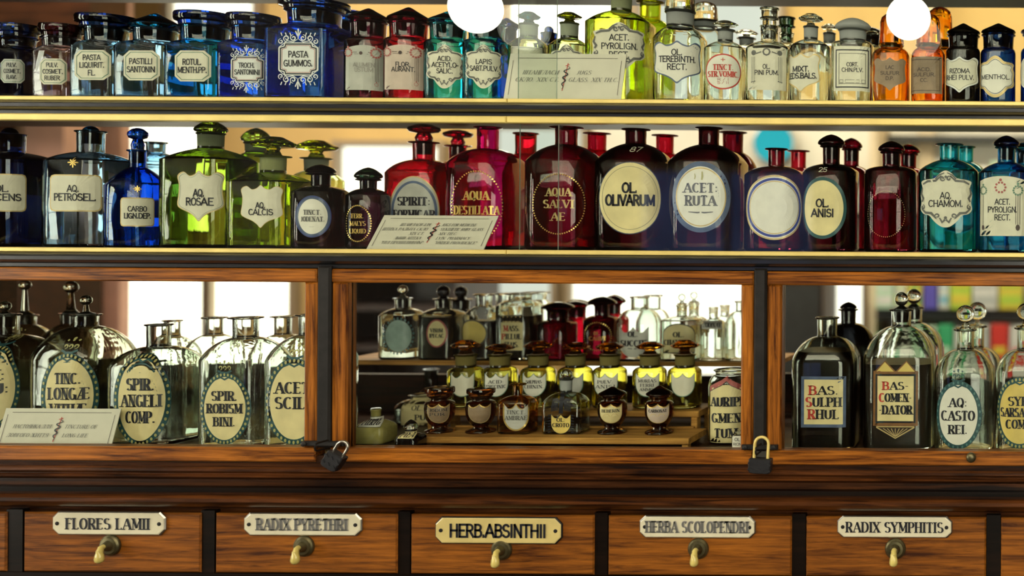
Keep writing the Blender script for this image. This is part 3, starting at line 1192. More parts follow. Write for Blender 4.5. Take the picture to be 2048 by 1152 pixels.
# dark open bookcase behind the left part of the middle cupboard
YQ = 2.1
q0, q1 = P(640, 700, YQ).x, P(912, 700, YQ).x
qz = [P(780, v, YQ).z for v in (548, 610, 690)]
bk = empty('dark_bookcase', ((q0 + q1) / 2, YQ + .15, 0), 'dark wooden bookcase in the room behind the VINUM IPECAC. bottle', 'bookcase')
bx_, by_ = bk.location.x, bk.location.y
for nm, bb in (('side_panel', (q0, q0 + .02, 0, qz[0])), ('side_panel', (q1 - .02, q1, 0, qz[0]))):
    mb = MB()
    mb.box(bb[0] - bx_, bb[1] - bx_, -.15, .15, bb[2], bb[3], 'walnut')
    mb.build(nm, bk)
for zz in [qz[0]] + qz[1:] + [.3]:
    mb = MB()
    mb.box(q0 + .02 - bx_, q1 - .02 - bx_, -.15, .13, zz - .02, zz, 'walnut')
    mb.build('shelf', bk)
mb = MB()
mb.box(q0 + .02 - bx_, q1 - .02 - bx_, .13, .15, 0, qz[0], 'walnut')
mb.build('back_panel', bk)
# curtain with folds
mb = MB()
a, b = P(170, 400, 2.75).x, P(255, 400, 2.75).x
n = 40
top = [(a + (b - a) * i / n, 2.75 + .035 * sin(i * 1.1), 2.45) for i in range(n + 1)]
rings = [[(x, y, .15) for x, y, z in top], top, [(x, y + .006, z) for x, y, z in top], [(x, y + .006, .15) for x, y, z in top]]
vs = [p for r in rings for p in r]
N1 = n + 1
fs = []
for k in range(4):
    q = (k + 1) % 4
    for i in range(n):
        fs.append((k * N1 + i, k * N1 + i + 1, q * N1 + i + 1, q * N1 + i))
mb.add(vs, fs, 'curtain_pink')
tag(mb.build('curtain', smooth=60), 'pinkish brown curtain hanging in the room behind, far left', 'curtain')


# ------------------------------------------------------------------ the apothecary cabinet
def zr(py, Y):
    return P(1024, py, Y).z


def xr(px, Y, py=700):
    return P(px, py, Y).x


XL, XR_ = -1.22, 1.30
cab = empty('apothecary_cabinet', (0, 0, 0), 'large oak apothecary cabinet with glazed shelves above a row of drawers', 'cabinet')

YB = .42
# base case below and behind the drawers
mb = MB()
mb.box(XL, XR_, -.012, YB, .09, zr(1150, -.02), 'oak_dark')
mb.box(XL + .04, XR_ - .04, .02, YB, 0, .09, 'walnut')
mb.build('base_case', cab)
mb = MB()
zdt, zdb = zr(1028, -.02), zr(1151, -.02)
mb.box(XL, XR_, .0, YB, zdb, zr(985, -.02), 'ebonised')
mb.box(XL, XR_, -.018, 0, zdb - .012, zdb, 'ebonised')
mb.build('drawer_case', cab)
for pxa, pxb in ((13, 45), (402, 429), (795, 820), (1189, 1215), (1584, 1611), (1973, 2001)):
    mb = MB()
    mb.box(P(pxa, 1090, -.017).x, P(pxb, 1090, -.017).x, -.017, -.0004, zdb + .0005, zdt + .002, 'ebonised')
    mb.build('drawer_divider', cab)
# stepped moulding between drawers and doors
Z = zr
prof = [(.3, Z(925, 0)), (-.004, Z(928, -.004)), (-.004, Z(936, -.004)),
        (-.030, Z(937, -.03)), (-.036, Z(941, -.036)), (-.036, Z(946, -.036)), (-.030, Z(950, -.03)),
        (-.030, Z(951, -.03)), (-.034, Z(954, -.034)), (-.033, Z(958, -.033)), (-.022, Z(960, -.022)),
        (.014, Z(962, .014)), (.014, Z(984, .014)), (-.004, Z(989, -.004)), (-.036, Z(992, -.036)),
        (-.046, Z(995, -.046)), (-.052, Z(1001, -.052)), (-.052, Z(1008, -.052)), (-.047, Z(1014, -.047)), (-.036, Z(1017, -.036)),
        (-.006, Z(1019, -.006)), (-.004, Z(1030, -.004)), (.3, Z(1030, -.004))]
mb = MB()
mb.extrude_x(prof, XL, XR_, 'oak_dark')
o = mb.build('moulding', cab, smooth=35)
fix_normals(o)
# cabinet floor, back board, ends
zfloor = P(1024, 898, .05).z
mb = MB()
mb.box(XL, XR_, -.010, YB, Z(925, 0), zfloor, 'walnut')
mb.build('cabinet_floor', cab)
mb = MB()
zmid = Z(534, 0)
for xa, xb, py in ((XL, xr(648, .4), 715), (xr(648, .4) + .001, xr(1520, .4), 748), (xr(1520, .4) + .001, XR_, 742)):
    mb.box(xa, xb, YB - .012, YB, zfloor, P(1024, py, YB).z, 'walnut')
mb.build('back_board', cab)
mb = MB()
mb.box(XL, XL + .02, 0, YB, zfloor, zmid, 'walnut')
mb.build('end_panel', cab)
mb = MB()
mb.box(XR_ - .02, XR_, 0, YB, zfloor, zmid, 'walnut')
mb.build('end_panel', cab)
mb = MB()
mb.box(XL, XR_, .0115, .030, Z(556, .0115), Z(530, .0115), 'walnut')
mb.build('head_rail', cab)
# inner shelf of the middle section
zsh_t, zsh_b = P(1024, 722, .25).z, P(1024, 731, .25).z
mb = MB()
mb.box(xr(648, .25) + .02, xr(1519, .25) + .03, .25, YB - .013, zsh_b, zsh_t, 'rack_wood')
mb.build('inner_shelf', cab)

# the two open display shelves and the roof board, each with brass edging
SH_T = Z(198.5, 0)
ROWBASE['top'] = SH_T + .0004
ROWBASE['mid'] = Z(501.5, 0) + .0004
ROWBASE['low'] = zfloor + .0004
ROWBASE['inner'] = zsh_t + .0004


def display_shelf(yt0, yt1, ybk0, ybk1, yb1, depth, base, low_brass=True):
    z0 = Z(ybk1, -.012) if not low_brass else Z(yb1, -.014)
    sm = MB()
    sm.box(XL, XR_, .0, depth, z0 + (.016 if low_brass else .002), base, 'shelf_dark')
    if low_brass:
        sm.box(XL, XR_, .0, .006, z0 + .002, z0 + .0155, 'shelf_dark')
    sm.build('shelf', cab)
    mb = MB()   # black bullnose
    za, zb = Z(ybk0, -.014), Z(ybk1, -.014)
    h = (za - zb)
    pr = [(0, za), (-.010, za), (-.019, za - h * .10), (-.024, za - h * .28), (-.024, za - h * .52), (-.018, za - h * .70), (-.012, za - h * .78), (-.012, zb), (0, zb)]
    mb.extrude_x(pr, XL, XR_, 'black_lacquer')
    fix_normals(mb.build('moulding', cab, smooth=40))
    mb = MB()
    xj = xr(1012, -.012)
    for a, b in ((XL, xj - .0004), (xj + .0004, XR_)):
        mb.bevbox(a, b, -.014, 0, Z(yt1, -.014), Z(yt0, -.014), .0012, 'brass')
        if low_brass:
            mb.bevbox(a, b, -.016, 0, Z(yb1, -.016), Z(ybk1, -.016), .0015, 'brass')
    mb.build('brass_edging', cab)


display_shelf(197, 205.5, 205.5, 232, 246, .255, ROWBASE['top'] - .0004)
display_shelf(500, 509, 509, 538, 540, .255, ROWBASE['mid'] - .0004, False)
mb = MB()
zroof = P(1024, 10, .255).z
mb.box(XL, XR_, 0, .255, zroof, zroof + .03, 'shelf_dark')
mb.build('shelf', cab)
mb = MB()
mb.bevbox(XL, XR_, -.016, 0, zroof + .004, zroof + .03, .002, 'black_lacquer')
mb.build('moulding', cab)
for x0, x1 in ((XL - .03, XL), (XR_, XR_ + .03)):
    mb = MB()
    mb.box(x0, x1, -.02, .27, 0, zroof + .05, 'oak_dark')
    mb.build('side_post', cab)
mb = MB()      # top of the glazed cupboard, behind the middle shelf
mb.box(XL, XR_, .255, YB, ROWBASE['mid'] - .02, ROWBASE['mid'] - .006, 'walnut')
mb.build('cupboard_top', cab)


def pane_box(x0, x1, z0, z1, y0, y1, parent, edges=True):
    mb = MB()
    vs = [(x, y, z) for z in (z0, z1) for y in (y0, y1) for x in (x0, x1)]
    mb.add(vs, [(0, 1, 5, 4), (2, 6, 7, 3)], 'pane')
    mb.add(vs, [(0, 2, 3, 1), (4, 5, 7, 6), (0, 4, 6, 2), (1, 3, 7, 5)], 'pane_edge')
    return mb.build('glass_pane', parent)


# sliding glass in front of the two display shelves
zt = zroof + .003
pane_box(XL + .01, xr(1110, -.003), ROWBASE['top'] - .001, zt, -.0035, -.0005, cab)
pane_box(xr(1034, .003), XR_ - .01, ROWBASE['top'] - .001 + .0012, zt, .0010, .0040, cab)
zt2 = Z(246, -.014) + .0005
pane_box(XL + .01, xr(1114.5, -.003), ROWBASE['mid'] + .0005, zt2, -.0035, -.0005, cab)
pane_box(xr(1038, .003), XR_ - .01, ROWBASE['mid'] + .0005, zt2, .0010, .0040, cab)


# oak-framed glass doors
def door(x0, x1, gx0, gx1, y0=540, y1=567, y2=898, y3=927, Yf=-.014, Yk=.010):
    """outer edges x0..x1, glass opening gx0..gx1 (photo pixels at the door's face)"""
    mb = MB()
    X0, X1, G0, G1 = (xr(v, Yf) for v in (x0, x1, gx0, gx1))
    za, zb, zc, zd = (Z(v, Yf) for v in (y0, y1, y2, y3))
    mb.bevbox(X0, X1, Yf, Yk, zb, za, .002, 'oak')
    mb.bevbox(X0, X1, Yf, Yk, zd, zc, .002, 'oak')
    if gx0 > x0:
        mb.bevbox(X0, G0, Yf + .001, Yk, zc, zb, .003, 'oak_upright')
    if gx1 < x1:
        mb.bevbox(G1, X1, Yf + .001, Yk, zc, zb, .003, 'oak_upright')
    o = mb.build('door', cab)
    pane_box(G0, G1, zc, zb, -.0015, .0015, o)
    return o


door(-420, 631, -380, 606)
door(661, 1506, 693, 1481)
rd = door(1533, 2500, 1563, 2460)
mb = MB()
c = P(1943, 913, -.014)
mb.lathe([(0, .006), (.003, .0065), (.006, .008), (.010, .0078), (.0125, .005), (.013, .001)], 'brass_old', 20, (c.x, c.y, c.z), axis='y')
fix_normals(mb.build('knob', rd, smooth=50))
# black iron bars across the joints of the doors, with hasps
for k, (px0, px1, pyb) in enumerate(((633, 660, 886), (1507, 1532, 888))):
    mb = MB()
    mb.bevbox(xr(px0, -.018), xr(px1, -.018), -.0185, .012, Z(pyb + 12, -.018), Z(534, -.018), .003, 'iron')
    b = mb.build('lock_bar', cab)
    mb = MB()
    x0, x1 = (xr(603, -.02), xr(688, -.02)) if k == 0 else (xr(1484, -.02), xr(1556, -.02))
    mb.bevbox(x0, x1, -.0215, -.0145, Z(pyb + 9, -.02), Z(pyb - 1, -.02), .0015, 'iron')
    mb.lathe([(0, .004), (.002, .004), (.0032, .0015)], 'iron', 10, (x0 + .006, -.0215, Z(pyb + 4, -.02)), axis='y')
    mb.lathe([(0, .004), (.002, .004), (.0032, .0015)], 'iron', 10, (x1 - .006, -.0215, Z(pyb + 4, -.02)), axis='y')
    hx = xr(657, -.02) if k == 0 else xr(1523, -.02)
    zh = Z(pyb + 4, -.02)
    # staple that carries the padlock
    mb.tube([(hx, -.0205, zh + .006), (hx, -.044, zh + .006), (hx, -.0485, zh + .0045), (hx, -.0505, zh), (hx, -.0485, zh - .0045), (hx, -.044, zh - .006), (hx, -.0205, zh - .006)], .0015, 'iron', 8)
    mb.build('hasp', b)


# padlocks hanging from the hasps
def padlock(px, py, w, h, tilt, label, shackle_mat, lift):
    c = P(px, py, -.046)
    root = empty('padlock', c, label, 'padlock', 'padlocks on the cabinet doors')
    root.rotation_euler = (0, radians(tilt), 0)
    k = S * (D - .046) / D
    hw, hh = w / 2 * k, h / 2 * k
    mb = MB()
    out = [(-.92, 1), (.92, 1), (1, .9), (1, -.55), (.9, -.9), (.6, -1), (-.6, -1), (-.9, -.9), (-1, -.55), (-1, .9)]
    rings = []
    for y, s in ((-.0085, .90), (-.0068, 1), (.0068, 1), (.0085, .90)):
        rings.append([(a * hw * s, y, b * hh * s) for a, b in out])
    mb.loft(rings, 'lock_black', True, True)
    # wavy bumper band
    for b0 in (.35, -.45):
        vs = []
        for i in range(13):
            a = -1.02 + 2.04 * i / 12
            off = .16 * sin(i * 1.5)
            vs += [(a * hw, -.0094, (b0 + off) * hh + .0015), (a * hw, -.0094, (b0 + off) * hh - .0015)]
        q = len(vs)
        vs += [(x, .0, z) for x, y, z in vs]
        f = []
        for i in range(12):
            f += [(2 * i, 2 * i + 1, 2 * i + 3, 2 * i + 2), (q + 2 * i, q + 2 * i + 2, q + 2 * i + 3, q + 2 * i + 1),
                  (2 * i, 2 * i + 2, q + 2 * i + 2, q + 2 * i), (2 * i + 1, q + 2 * i + 1, q + 2 * i + 3, 2 * i + 3)]
        mb.add(vs, f, 'lock_black')
    fix_normals(mb.build('lock_body', root, smooth=35))
    mb = MB()
    r = hw * .62
    H = lift * k
    pts = [(-r, 0, hh * .7), (-r, 0, hh + H - r)] + [(-r * cos(pi * i / 10), 0, hh + H - r + r * sin(pi * i / 10)) for i in range(1, 10)] + [(r, 0, hh + H - r), (r, 0, hh * .7)]
    mb.tube(pts, .0024, shackle_mat, 10)
    o = mb.build('shackle', root, smooth=60)
    o['label'] = 'bare metal shackle'
    return root


padlock(668, 921, 34, 34, 32, 'black padlock hanging tilted at the joint of the left and middle doors', 'steel', 26)
padlock(1521, 931, 44, 30, 3, 'black padlock with brassy shackle between the middle and right doors', 'brass', 42)


# ------------------------------------------------------------------ drawers with enamel plates and brass hooks
def plate(parent, px, py, w, h, txt, style, yellow, Y, ink='ink', wr=1.6, weight=1.0):
    c = P(px, py, Y)
    k = S * (D + Y) / D
    hw, hh = w / 2 * k, h / 2 * k
    out = [(-.90, 1), (.90, 1), (1, .5), (1, -.5), (.90, -1), (-.90, -1), (-1, -.5), (-1, .5)]
    mb = MB()
    rim = 'iron' if yellow else 'steel'
    rings = [[(c.x + a * hw, c.y, c.z + b * hh) for a, b in out], [(c.x + a * hw, c.y - .002, c.z + b * hh) for a, b in out],
             [(c.x + a * (hw - .0016), c.y - .0034, c.z + b * (hh - .0016)) for a, b in out]]
    mb.loft(rings, rim, True, False)
    mb.loft([[(c.x + a * (hw - .0016), c.y - .0034, c.z + b * (hh - .0016)) for a, b in out], [(c.x + a * (hw - .0030), c.y - .0042, c.z + b * (hh - .0030)) for a, b in out]],
            'enamel_yellow' if yellow else 'enamel', False, True)
    for s in (-1, 1):
        mb.lathe([(0, .0030), (.0006, .0030), (.0010, .0015)], 'iron', 12, (c.x + s * hw * .90, c.y - .0042, c.z), axis='y')
    lb = Label(lambda u, v, off: Vector((c.x + u, c.y - .0042 - off, c.z + v)), hw, hh)
    lb.mb = mb
    if not yellow and ink != 'ink':
        lb.text(txt, .03, .98, wr, style, 'ink_pale', .006, weight * 1.35, 3)
        lb.text(txt, 0, .90, wr, style, ink, 0, weight, 4)
    else:
        lb.text(txt, 0, .90, wr, style, ink, 0, weight, 4)
    o = mb.build('name_plate', parent)
    o['label'] = ('yellow' if yellow else 'cream') + ' enamel plate reading ' + txt
    return o


def hook(parent, px, py, Y):
    c = P(px, py, Y)
    mb = MB()
    mb.lathe([(0, .0165), (.002, .0165), (.004, .0150), (.005, .0130), (.006, .0125), (.0065, .0085), (.011, .0065), (.014, .0055)], 'brass_old', 26, (c.x, c.y, c.z), axis='y')
    o = mb.build('rosette', parent, smooth=40)
    fix_normals(o)
    mb = MB()
    pts = [(0, -.009, 0), (0, -.014, .001), (0, -.0175, 0), (0, -.0195, -.004), (0, -.0205, -.010), (0, -.0205, -.016), (0, -.0205, -.020), (0, -.0205, -.0225)]
    rad = [.0042, .0042, .0045, .0052, .0060, .0068, .0058, .002]
    mb.tube([(c.x + x, c.y + y, c.z + z) for x, y, z in pts], rad, 'ivory', 14)
    fix_normals(mb.build('hook', parent, smooth=60))


YD = -.020
DR = [(-360, 12, None), (46, 401, ('FLORES LAMII', 'd', False, 'ink', 221, 1046, 226, 47, 1.5)),
      (430, 794, ('RADIX PYRETHRI', 'd', False, 'ink_grey', 608, 1048, 236, 46, 1.55)),
      (821, 1188, ('HERB.ABSINTHII', 'n', True, 'ink', 999, 1060, 254, 54, 1.52)),
      (1216, 1583, ('HERBA SCOLOPENDRI', 'd', False, 'ink_grey', 1396, 1053, 232, 45, 1.78)),
      (1612, 1972, ('RADIX SYMPHITIS', 'd', False, 'ink', 1790, 1053, 230, 44, 1.7)), (2002, 2380, None)]
for x0, x1, pl in DR:
    dl = 'oak drawer without a visible plate at the left edge' if x0 < 0 else 'oak drawer without a visible plate at the right edge'
    mb = MB()
    pyr = 1090
    mb.bevbox(P(x0, pyr, YD).x, P(x1, pyr, YD).x, YD, -.0005, zr(1149, YD), zr(1030, YD), .0025, 'drawer_wood')
    d = mb.build('drawer', cab)
    if pl:
        txt, st, ye, ink, px, py, w, h, wr = pl
        plate(d, px, py, w, h, txt, st, ye, YD, ink, wr, 1.15 if ye else .85)
        hook(d, px + 1 if not ye else px + 5, py + 44 if not ye else 1099, YD)


# ------------------------------------------------------------------ stepped rack inside the middle cupboard
def zat(py, Y):
    return P(1100, py, Y).z


rk = empty('display_rack', (P(1105, 880, .1).x, .10, zfloor + .0004), 'stepped pale wooden rack standing inside the middle glass cupboard', 'rack')
RL, RR = P(833, 880, .05).x, P(1377, 880, .05).x
RL2, RR2 = P(850, 826, .15).x, P(1397, 826, .15).x
zt1, zb1 = zat(875.5, .05), zat(888, .05)
zt2_, zb2_ = zat(821, .15), zat(832.5, .15)
ox, oy, oz = rk.location
for nm, bxs in (('tread', [(RL, RR, .05, .142, zb1, zt1)]), ('tread', [(RL2, RR2, .15, .238, zb2_, zt2_)]),
                ('riser', [(RL + .012, RR2 - .006, .142, .149, zt1 - .004, zat(852, .142))]),
                ('leg', [(RL + .002, RL + .013, .055, .068, zfloor + .0004, zb1)]), ('leg', [(RR - .013, RR - .002, .055, .068, zfloor + .0004, zb1)]),
                ('leg', [(RL2 + .003, RL2 + .014, .152, .170, zfloor + .0004, zb2_)]), ('leg', [(RR2 - .014, RR2 - .003, .152, .170, zfloor + .0004, zb2_)]),
                ('leg', [(RL2 + .003, RL2 + .014, .222, .236, zfloor + .0004, zb2_)]), ('leg', [(RR2 - .014, RR2 - .003, .222, .236, zfloor + .0004, zb2_)])):
    mb = MB()
    for a, b, c, d_, e, f in bxs:
        mb.bevbox(a - ox, b - ox, c - oy, d_ - oy, e - oz, f - oz, .0012, 'rack_wood')
    mb.build(nm, rk)
ROWBASE['tier_a'] = zt1 + .0004
ROWBASE['tier_b'] = zt2_ + .0004


# ------------------------------------------------------------------ labels of the bottles
def LB(shape, c, s, paper='paper', border=None, bw=.92, lines=(), texts=(), extra=None):
    def draw(l):
        if border:
            l.fill(shape, border, 0)
            l.fill(shape, paper, 1, bw, 1 - (1 - bw) * l.hu / l.hv)
        elif paper:
            l.fill(shape, paper, 1)
        for a, b, mt in lines:
            l.ring(shape, mt, 2, a, b)
        for t in texts:
            kw = t[5] if len(t) > 5 else {}
            l.text(t[0], t[1], t[2], t[3], t[4], **kw)
        if extra:
            extra(l)
    return dict(c=c, s=s, draw=draw)


def oct_label(c, s, texts, paper='paper'):
    return LB('oct', c, s, paper, None, lines=((.86, .90, 'green_line'),), texts=texts)


def notch_label(c, s, texts):
    def ex(l):
        l.scrollwork(1.22, 'white_paint', 1)
        l.scrollwork(-1.22, 'white_paint', -1)
    return LB('notch', c, s, 'white_paint', None, lines=((.86, .94, 'ink'), (.80, .83, 'rose')), texts=texts, extra=ex)


def wreath_label(c, s, texts, paper='paper_grey', mat='rose', n2=True):
    def ex(l):
        l.wreath(.60, .66, .24, mat)
        l.wreath(-.82, .66, .20, mat)
        l.line([(-.55, .68), (.30, .68)], .03, 'ink_brown')
        l.line([(-.50, .60), (.25, .60)], .02, 'ink_brown')
        l.dot(-.12, .64, .10, 'ink_brown')
        for a in (.56, .64, .72):
            l.line([(a, .42), (a, -.62)], .02, 'ink_brown')
        l.wreath(.62, -.74, .09, mat, 8)
    return LB('arch', c, s, paper, None, texts=texts, extra=ex)


def cart_label(c, s, texts, paper='paper'):
    return LB('cart', c, s, paper, None, texts=texts, extra=lambda l: l.carved_edge('ink_grey'))


def gold_oval(c, s, texts, mat='gold', n=54, r=.045):
    return LB('oval', c, s, None, texts=texts, extra=lambda l: l.beads(1.0, n, r, mat))


def big_oval(c, s, texts, paper='paper_cream', crown=True, cmat='olive_dot', bead='olive_dot', n=40):
    """cream oval in a dark green beaded band, under a little crown"""
    def ex(l):
        l.beads(1.12, n, .05, bead, elong=1.5)
        if crown:
            l.crown(1.20, cmat)
        l.line([(-.42, .93), (-.2, .99), (0, .92), (.2, .99), (.42, .93)], .09, 'teal_paint', 3)
    def draw(l):
        hv = l.hv
        l.fill('oval', 'teal_paint', 0, 1.22, 1 + .22 * l.hu / l.hv)
        l.fill('oval', paper, 1)
        for t in texts:
            kw = t[5] if len(t) > 5 else {}
            l.text(t[0], t[1], t[2] * 1.14, t[3], t[4], **kw)
        ex(l)
    return dict(c=c, s=s, draw=draw)


G1 = 'jars and bottles on the top shelf'
G2 = 'bottles on the middle shelf'
G3 = 'large bottles behind the left glass door'
G4 = 'bottles on the inner shelf of the middle cupboard'
G5 = 'yellow glass jars on the upper step of the rack'
G6 = 'small vessels on the lower step of the rack'
G7 = 'bottles on the floor of the middle cupboard'
G8 = 'large bottles behind the right glass door'
BK = .195      # axis of the back row on the open shelves


def jar(*a, **k):
    k.setdefault('name', 'apothecary_jar')
    k.setdefault('cat', 'jar')
    return bottle(*a, **k)


# ================================================================== TOP SHELF
jar('dark blue glass jar with PULV. COSMET. FLAV. label, far left of the top shelf', 'top', 36, 50, 78, 108, 96, 28, 76, 'darkblue', 'flat', 36, cr=.3, sh=.8, group=G1,
    L=oct_label((31, 142), (27, 24), (('PULV.', .50, .32, .85, 'n'), ('COSMET.', 0, .32, 1.35, 'n'), ('FLAV.', -.5, .32, .85, 'n')), 'paper_grey'))
jar('clear glass jar, purplish reflection put into its tint, with PULV. COSMET. RUBER label on the top shelf', 'top', 124, 50, 66, 108, 96, 30, 76, 'lilac', 'flat', 36, cr=.3, sh=.8, group=G1, lidcol='plum',
    L=oct_label((107, 143), (27, 26), (('PULV.', .50, .32, .95, 'n'), ('COSMET.', 0, .32, 1.5, 'n'), ('RUBER', -.5, .32, 1.2, 'n'))))
jar('pale blue glass jar with PASTA LIQUIRIT. FL. label and flat dark lid', 'top', 214, 33, 84, 98, 86, 35, 58, 'paleblue', 'flat', 50, cr=.3, sh=.8, group=G1, lidcol='darkblue',
    L=oct_label((186, 130), (36, 30), (('PASTA', .50, .34, 1.05, 'n'), ('LIQUIRIT.', 0, .34, 1.45, 'n'), ('FL.', -.52, .34, .45, 'n'))))
jar('pale blue glass jar with PASTILLI SANTONIN label and domed lid', 'top', 312, 27, 98, 98, 86, 36, 60, 'paleblue', 'cone', 44, cr=.3, sh=.8, group=G1, lidcol='tealblue',
    L=oct_label((284, 131), (36, 30), (('PASTILLI', .28, .36, 1.35, 'n'), ('SANTONIN', -.26, .36, 1.6, 'n'))))
jar('blue glass jar with ROTUL. MENTH. PP. label and flat lid', 'top', 411, 28, 98, 98, 86, 40, 55, 'tealblue', 'flat', 51, cr=.3, sh=.8, group=G1, lidcol='cobalt',
    L=oct_label((386, 132), (36, 31), (('ROTUL.', .26, .36, 1.1, 'n'), ('MENTH.PP.', -.26, .36, 1.65, 'n'))))
jar('blue glass jar with white scrolled TROCH. SANTONINI label', 'top', 508, 31, 90, 94, 84, 36, 56, 'blue', 'flat', 46, cr=.3, sh=.8, group=G1, lidcol='darkblue',
    L=notch_label((496, 138), (34, 26), (('TROCH.', .28, .36, 1.0, 'n'), ('SANTONINI', -.24, .36, 1.5, 'n'))))
jar('large square blue glass jar with PASTA GUMMOS. label framed in white scrolls', 'top', 630, 5, 124, 68, 54, 46, 24, 'blue', 'flat', 61, cr=.22, sh=.55, group=G1, lidcol='darkblue',
    L=notch_label((597, 118), (40, 33), (('PASTA', .28, .36, 1.0, 'n', dict(weight=1.0)), ('GUMMOS.', -.26, .36, 1.45, 'n', dict(weight=1.0)))))
jar('blue jar behind and right of the PASTA GUMMOS. jar', 'top', 700, 24, 60, 95, 82, 24, 46, 'cobalt', 'flat', 32, cr=.3, ax=BK, group=G1)
jar('garnet glass jar with faded ALUMEN USTUM. label and conical lid', 'top', 738, 17, 75, 86, 78, 31, 45, 'garnet', 'cone', 37, cr=.7, sh=.85, group=G1,
    L=wreath_label((729, 135), (37, 45), (('ALUMEN', .12, .18, 1.1, 'n', dict(mat='ink_pale')), ('USTUM', -.10, .18, .95, 'n', dict(mat='ink_pale')))))
jar('garnet glass jar with FLOR. AURANT. label and conical lid', 'top', 818, 15, 78, 86, 78, 34, 47, 'ruby', 'cone', 39, cr=.7, sh=.85, group=G1, lidcol='garnet',
    L=wreath_label((808, 134), (38, 45), (('FLOR.', .12, .19, .75, 'n'), ('AURANT.', -.10, .19, 1.15, 'n')), 'paper_pink'))
jar('teal glass jar with ACID. ACETYLO-SALIC. cartouche label', 'top', 897, 23, 76, 90, 82, 33, 50, 'teal', 'cone', 37, cr=.65, sh=.85, group=G1,
    L=cart_label((891, 133), (37, 44), (('ACID.', .36, .21, .75, 'n'), ('ACETYLO-', .08, .21, 1.4, 'n'), ('SALIC.', -.20, .21, .85, 'n'))))
jar('teal glass jar with LAPIS SABT. PULV. cartouche label, below the lamp reflection', 'top', 974, 23, 76, 90, 82, 33, 50, 'teal', 'cone', 37, cr=.65, sh=.85, group=G1,
    L=cart_label((969, 133), (37, 44), (('LAPIS', .22, .21, .85, 'n'), ('SABT.PULV.', -.08, .21, 1.5, 'n'))))
jar('small dark blue jar in the back row, right of the LAPIS SABT. PULV. jar', 'top', 1014, 36, 50, 100, 90, 18, 56, 'cobalt', 'cone', 26, ax=BK, group=G1)
bottle('pale teal narrow-necked bottle behind the left half of the top shelf card', 'top', 1058, 24, 70, 93, 76, 17, 48, 'palegreen', 'mush', 22, sh=.35, yo=.040, cr=.8, group=G1, lidcol='teal',
       L=LB('rect', (1053, 120), (31, 27), 'paper', None, lines=((.9, .93, 'ink_grey'),)))
bottle('blue bottle in the back row between the teal and the green stoppered bottles', 'top', 1098, 52, 56, 110, 92, 15, 66, 'cobalt', 'ball', 9, ax=BK, group=G1)
bottle('pale green bottle with green glass stopper behind the right half of the top shelf card', 'top', 1139, 25, 74, 95, 78, 17, 46, 'palegreen', 'mush', 24, sh=.35, yo=.040, cr=.8, group=G1, lidcol='lime',
       L=cart_label((1134, 130), (32, 42), ()))
bottle('large yellow green bottle with ACET. PYROLIGN. RECT. cartouche label', 'top', 1243, -28, 119, 50, 24, 20, -8, 'chartreuse', 'mush', 30, sh=.45, yo=.035, cr=.62, group=G1,
       L=cart_label((1237, 92), (52, 48), (('ACET.', .36, .24, .72, 'n'), ('PYROLIGN.', 0, .24, 1.32, 'n'), ('RECT.', -.36, .24, .75, 'n'))))
bottle('yellow green bottle in the back row, behind ACET. PYROLIGN. RECT.', 'top', 1301, -22, 92, 60, 40, 20, 4, 'lime', None, lip=28, sh=.4, ax=BK, group=G1)
bottle('clear bottle with blue-edged shield label OL. TEREBINTH. RECT.', 'top', 1361, -26, 98, 80, 56, 27, 24, 'clear', 'tall', 30, sh=.4, yo=.02, cr=.8, group=G1,
       L=LB('shield', (1355, 124), (46, 43), 'paper_white', 'slate_blue', .93, texts=(('OL.', .46, .26, .42, 'n', dict(weight=1.1)), ('TEREBINTH.', .14, .26, 1.42, 'n', dict(weight=1.1)), ('RECT.', -.22, .26, .76, 'n', dict(weight=1.1)))))
jar('clear jar with tall domed lid in the back row, right of OL. TEREBINTH. RECT.', 'top', 1411, 4, 66, 74, 58, 24, 42, 'clear', 'tall', 25, ax=BK, group=G1)
bottle('small clear bottle with round red-ringed TINCT. STR. VOMIC. label', 'top', 1451, 42, 78, 100, 84, 15, 60, 'clear', 'mush', 25, lip=20, sh=.45, cr=.8, group=G1,
       L=LB('oval', (1447, 143), (35, 36), 'paper_white', 'ink_red', .92, texts=(('TINCT.', .24, .30, 1.05, 'd', dict(mat='ink_red')), ('STR.VOMIC.', -.14, .30, 1.62, 'd', dict(mat='ink_red')), ('+', .66, .22, .22, 'n', dict(mat='ink_red')),
                                                                                          ('R / I', -.44, .14, .6, 'n', dict(mat='rose')), ('S / II', -.62, .14, .6, 'n', dict(mat='rose')))))
bottle('clear bottle with flat stopper in the back row, right of the red-ringed label', 'top', 1493, 60, 64, 110, 92, 14, 76, 'clear', 'mush', 23, lip=19, ax=BK, group=G1)


def pini(l):
    for a in (-.62, .62):
        l.dot(a, .62, .13, 'ink_grey', 3)
        for q in (.56, .64, .72):
            l.line([(q * (1 if a > 0 else -1), .45), (q * (1 if a > 0 else -1), -.55 - .3 * (q - .5))], .02, 'ink_grey')
            l.dot(q * (1 if a > 0 else -1), -.62 - .2 * (q - .56), .035, 'ink_grey')
    l.dot(0, .66, .20, 'ink_grey', 3)
    l.dot(0, .66, .12, 'paper', 4)
    l.line([(-.5, .58), (-.25, .66)], .05, 'ink_grey')
    l.line([(.5, .58), (.25, .66)], .05, 'ink_grey')


